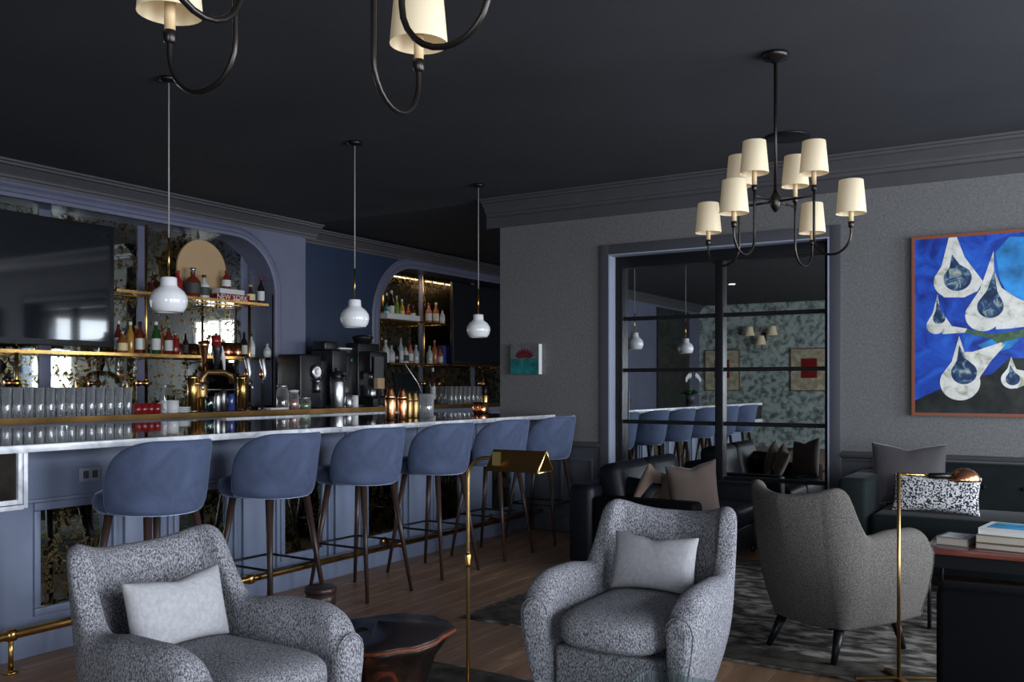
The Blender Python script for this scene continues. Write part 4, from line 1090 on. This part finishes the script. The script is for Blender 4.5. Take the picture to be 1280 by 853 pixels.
t = thing('floor_lamp', 'slender brass pharmacy lamp with domed copper shade beside the wool armchair', 'lamp', (-.69, 4.50, .013), YAW)
B().box(-.20, -.015, 0, .26, .015, .012).build('base_bar', 'brass_dull', t, bevel=.002); B().box(-.015, -.13, 0, .015, .13, .0125).build('cross_bar', 'brass_dull', t, bevel=.002)
B().tube([(0, 0, .01), (0, 0, .945)], .0085, 10).build('pole', 'brass_dull', t)
B().tube([(0, 0, .94), (.14, 0, .93)], .0065, 10).build('arm', 'brass', t)
B().tube([(.14, 0, .93), (.27, 0, .93)], [.013, .014], 14).build('switch_housing', 'bronze', t)
N = 20; rows = []
for j in range(9):
    ph = math.pi/2*j/8
    rows.append([(.30+.07*math.cos(ph)*math.cos(2*math.pi*k/N)*1.0, .055*math.cos(ph)*math.sin(2*math.pi*k/N), .905+.06*math.sin(ph)) for k in range(N)])
q = B().grid(rows, True, False).build('lamp_shade', 'copper', t)
md = q.modifiers.new('s', 'SOLIDIFY'); md.thickness = .003

# ================================================================== STUMP TABLES
t = thing('stump_table', 'carved dark wood stump table with red-brown rim between the grey armchairs', 'table', (-2.29, 2.72, .013))
N = 40; rows = []
def outl(a, k): return 1+.16*math.cos(2*a+.4+k*.6)+.06*math.cos(3*a+1.3)+.03*math.cos(9*a+k*3)+.02*math.cos(17*a+2)+.30*k*k*max(0, math.cos(a-.55))**5
HT = .39
for j, (f, r_) in enumerate(((0, .19), (.1, .185), (.3, .175), (.55, .175), (.78, .19), (.92, .215), (.98, .235))):
    rows.append([(r_*outl(2*math.pi*k/N, f)*math.cos(2*math.pi*k/N)*1.15, r_*outl(2*math.pi*k/N, f)*math.sin(2*math.pi*k/N), HT*f+(.045*math.cos(2*math.pi*k/N-.55)*f*f)) for k in range(N)])
B().grid(rows).build('trunk', 'stump', t)
rr = rows[-1]
rim = [[(v[0]*s_, v[1]*s_, v[2]+dz) for v in rr] for s_, dz in ((1.0, .0), (1.008, .004), (1.0, .010), (.985, .012))]
B().grid(rim, True, False).build('rim', 'stump_rim', t)
tp = [[(v[0]*s_, v[1]*s_, v[2]+dz) for v in rr] for s_, dz in ((.99, .010), (.96, .018), (.5, .018), (.05, .018))]
B().grid(tp).build('tabletop', 'stump_top', t)
t = thing('small_stump', 'small round dark wood drinks stump behind the bottom left armchair', 'table', (-3.17, 3.36, .001))
B().lathe([(.072, 0), (.076, .02), (.073, .15), (.074, .30), (.076, .335)], n=20).build('trunk', 'walnut', t)
B().lathe([(.076, .336), (.079, .342), (.079, .358), (.074, .364)], n=24).build('top', 'walnut', t)

# ================================================================== GLASS TABLE (foreground)
t = thing('glass_table', 'clear teal-edged glass coffee table corner at the bottom edge', 'table', (-1.18, 1.55, .013))
B().box(0, 0, .415, 1.25, 1.20, .43).build('glass_top', 'glass_teal', t, bevel=.003)
for a in ((.05, .05), (1.2, .05), (.05, 1.15), (1.2, 1.15)): B().tube([(a[0], a[1], 0), (a[0], a[1], .414)], .012, 10).build('leg', 'steel', t)

# ================================================================== PICTURES
def W2(px, py, y=DW):
    x = xy(px, y); return (x, zat(py, x, y))
yp = DW-.045
x0 = xy(1139.6, yp); z1 = zat(297, x0, yp); z0 = zat(519.6, x0, yp); x1 = x0+1.35
t = thing('painting', 'large orange-framed painting of white drops on cobalt blue', 'painting', (x0, DW, z0))
b = B(); fw = .022
b.box(x0, DW-.001, z0, x1, yp-.005, z0+fw); b.box(x0, DW-.001, z1-fw, x1, yp-.005, z1); b.box(x0, DW-.001, z0+fw, x0+fw, yp-.005, z1-fw); b.box(x1-fw, DW-.001, z0+fw, x1, yp-.005, z1-fw)
wchild(b, 'frame', 'frame_wood', t)
ramp2('paint_blue', [(.35, (.004, .022, .20)), (.5, (.008, .06, .42)), (.63, (.015, .11, .55)), (.75, (.03, .22, .42))], .4, scale=5, detail=9, dist=1.2, bump=.2)
ramp2('paint_white', [(.32, (.30, .33, .22)), (.46, (.62, .62, .56)), (.7, (.75, .75, .72))], .4, scale=14, detail=9, dist=.8, bump=.25)
ramp2('paint_core', [(.38, (.004, .02, .06)), (.52, (.02, .06, .16)), (.62, (.18, .26, .28)), (.72, (.4, .42, .3))], .4, scale=16, detail=9, dist=1.2, bump=.2)
ramp2('paint_black', [(.4, (.006, .007, .008)), (.7, (.022, .028, .022))], .35, scale=9, bump=.2)
mat('paint_stem', (.05, .11, .05), .4, var=.4, scale=30); mat('paint_sky', (.02, .20, .5), .4, var=.5, scale=9)
wchild(B().box(x0+fw, DW-.001, z0+fw, x1-fw, yp, z1-fw), 'canvas', 'paint_blue', t)
def flat(polys, m, name, lift):
    b = B()
    for poly in polys:
        vs = [(u, yp-lift, v) for u, v in poly]
        c = (sum(v[0] for v in vs)/len(vs), yp-lift, sum(v[2] for v in vs)/len(vs))
        cl = [(min(max(v[0], x0+fw+.001), x1-fw-.001), v[1], min(max(v[2], z0+fw+.001), z1-fw-.001)) for v in vs]
        n = len(cl); b.add(cl, [tuple(range(n))])
    return wchild(b, name, m, t)
pxm = (xy(1240, yp)-xy(1140, yp))/100
def drop(cx, cy, r, tx, ty, k=1.0):
    c = Vector(W2(cx, cy, yp)); tp = Vector(W2(tx, ty, yp)); r_ = r*pxm
    d = tp-c; L = d.length; a0 = math.atan2(d.y, d.x); be = math.acos(min(.99, r_/L)); out = []
    st_, en = a0+be, a0-be+2*math.pi
    for i in range(25):
        a = st_+(en-st_)*i/24; out.append((c.x+r_*math.cos(a)*k, c.y+r_*math.sin(a)))
    # concave neck
    for s_, u in ((1, .35), (1, .7)):
        e = Vector(out[-1]) if False else Vector((c.x+r_*math.cos(en), c.y+r_*math.sin(en)))
        q = e.lerp(tp, u); ax = c+d*( (q-c).dot(d)/(L*L)); q = q.lerp(ax, .35); out.append((q.x, q.y))
    out.append((tp.x, tp.y))
    e = Vector((c.x+r_*math.cos(st_), c.y+r_*math.sin(st_)))
    for u in (.7, .35):
        q = e.lerp(tp, u); ax = c+d*((q-c).dot(d)/(L*L)); q = q.lerp(ax, .35); out.append((q.x, q.y))
    return out
def pp(*a): return [W2(u, v, yp) for u, v in a]
flat([pp((1143, 501), (1172, 488), (1200, 475), (1240, 468), (1262, 448), (1290, 448), (1480, 440), (1480, 525), (1143, 525))], 'paint_black', 'dark_ground', .0006)
flat([pp((1244, 316), (1262, 296), (1300, 296), (1330, 330), (1320, 380), (1285, 385), (1262, 372), (1250, 350)), pp((1222, 432), (1248, 420), (1275, 424), (1262, 436), (1240, 442))], 'paint_sky', 'light_blue_patch', .0008)
flat([pp((1205, 411), (1240, 418), (1280, 412), (1310, 408), (1310, 416), (1280, 421), (1256, 427), (1250, 432), (1240, 424), (1205, 416))], 'paint_stem', 'green_stem', .001)
fins = [pp((1186, 296), (1196, 296), (1206, 322), (1229, 352), (1222, 364), (1205, 372), (1180, 372), (1170, 360)),
        pp((1241, 335), (1252, 360), (1270, 372), (1300, 385), (1300, 406), (1262, 411), (1245, 412)),
        pp((1176, 388), (1190, 408), (1209, 411), (1206, 416), (1178, 418)),
        pp((1200, 440), (1216, 440), (1252, 428), (1256, 432), (1240, 450), (1226, 470), (1222, 480), (1200, 486)),
        pp((1262, 452), (1270, 462), (1290, 465), (1290, 478), (1270, 486))]
drops = [(1189, 352, 22, 1190, 292), (1229, 394, 22, 1242, 314), (1170, 407, 12, 1172, 368), (1200, 478, 25, 1199, 420), (1265, 474, 13, 1264, 446),
         (1330, 350, 24, 1335, 292), (1360, 430, 26, 1358, 370), (1325, 470, 16, 1330, 430), (1400, 360, 22, 1396, 310), (1405, 470, 22, 1410, 420)]
for i, f_ in enumerate(fins): flat([f_], 'paint_white', 'white_fin', .0012+.00002*i)
for i, d in enumerate(drops): flat([drop(*d)], 'paint_white', 'white_drop', .0015+.00002*i)
cores = [(1197, 348, 17.5, 1190, 318), (1238, 383, 16, 1243, 338), (1174, 398, 8, 1171, 374), (1205, 466, 16, 1199, 432), (1266, 474, 8.5, 1263, 456), (1334, 352, 15, 1336, 320), (1362, 432, 16, 1360, 395), (1402, 362, 13, 1398, 330), (1407, 472, 13, 1410, 440)]
for d in cores: flat([drop(*d)], 'paint_core', 'drop_core', .002)
# small canvas
yc = DW-.06; xa, xb = xy(638, yc), xy(673.5, yc); ztc, zb2 = zat(430, xb, yc), zat(468, xb, yc)
t = thing('small_canvas', 'small canvas of a dark red flower above teal on the grey wall', 'painting', (xa, DW, zb2))
wchild(B().box(xa, DW-.001, zb2, xb, yc, ztc), 'canvas', 'white_paint', t)
mat('paint_teal', (.012, .13, .13), .5, var=.5, scale=14); mat('paint_grey', (.12, .12, .125), .5, var=.3, scale=10); mat('paint_crimson', (.10, .008, .015), .5, var=.5, scale=30)
wd, hg = xb-xa, ztc-zb2
wchild(B().box(xa, yc-.001, zb2+hg*.52, xb, yc, ztc), 'grey_field', 'paint_grey', t); wchild(B().box(xa, yc-.001, zb2, xb, yc, zb2+hg*.52), 'teal_field', 'paint_teal', t)
b = B()
for k in range(9):
    a = R(10+k*20); c0 = (xa+wd*.5, zb2+hg*.55); e = (c0[0]+wd*.36*math.cos(a), c0[1]+hg*.3*math.sin(a)+.01); n_ = (-math.sin(a)*.02, math.cos(a)*.02)
    m_ = ((c0[0]+e[0])/2, (c0[1]+e[1])/2)
    b.add([(c0[0], yc-.002-.0001*k, c0[1]), (m_[0]+n_[0], yc-.002-.0001*k, m_[1]+n_[1]), (e[0], yc-.002-.0001*k, e[1]), (m_[0]-n_[0], yc-.002-.0001*k, m_[1]-n_[1])], [(0, 1, 2, 3)])
wchild(b, 'painted_flower', 'paint_crimson', t)
# pictures and sconce on the wall behind the camera
for (xc, lb) in ((-6.76, 'left framed print with a red square, reflected in the mirrored door'), (-4.85, 'right framed print with a red square, reflected in the mirrored door')):
    t = thing('framed_print', lb, 'picture', (xc, YB, 1.22))
    ramp2('print_paper', [(.4, (.40, .34, .22)), (.6, (.62, .55, .40))], .6, scale=9, detail=8) if 'print_paper' not in M else None
    B().box(-.40, .001, 0, .40, .03, .92).build('frame', 'brass_dull', t)
    B().box(-.38, .03, .02, .38, .033, .90).build('paper', 'print_paper', t)
    B().box(-.17, .033, .28, .17, .035, .70).build('red_square', 'b_red', t)
t = thing('wall_sconce', 'three-shade sconce between the framed prints, reflected in the mirrored door', 'lamp', (-5.82, YB, 2.35))
B().box(-.05, .001, -.1, .05, .03, .15).build('back_plate', 'bronze', t, bevel=.005)
for sx, dz in ((-.25, .1), (0, -.1), (.25, .1)):
    a = B().tube([(0, .03, .0), (sx*.5, .15, -.12+dz), (sx, .2, -.10+dz), (sx, .2, -.02+dz)], .008, 8).build('arm', 'bronze', t)
    B().lathe([(.10, -.02), (.055, .17)], sx, .2, dz, 24, cap=False).build('lamp_shade', 'shade_cream', a)

# lights belonging to the far alcove (concealed strip above its shelves)
area((XL2-.12, 10.6, 2.86), (0, 0, 0), .08, 1.6, 4, (1, .74, .45), 'alcove_strip_light')
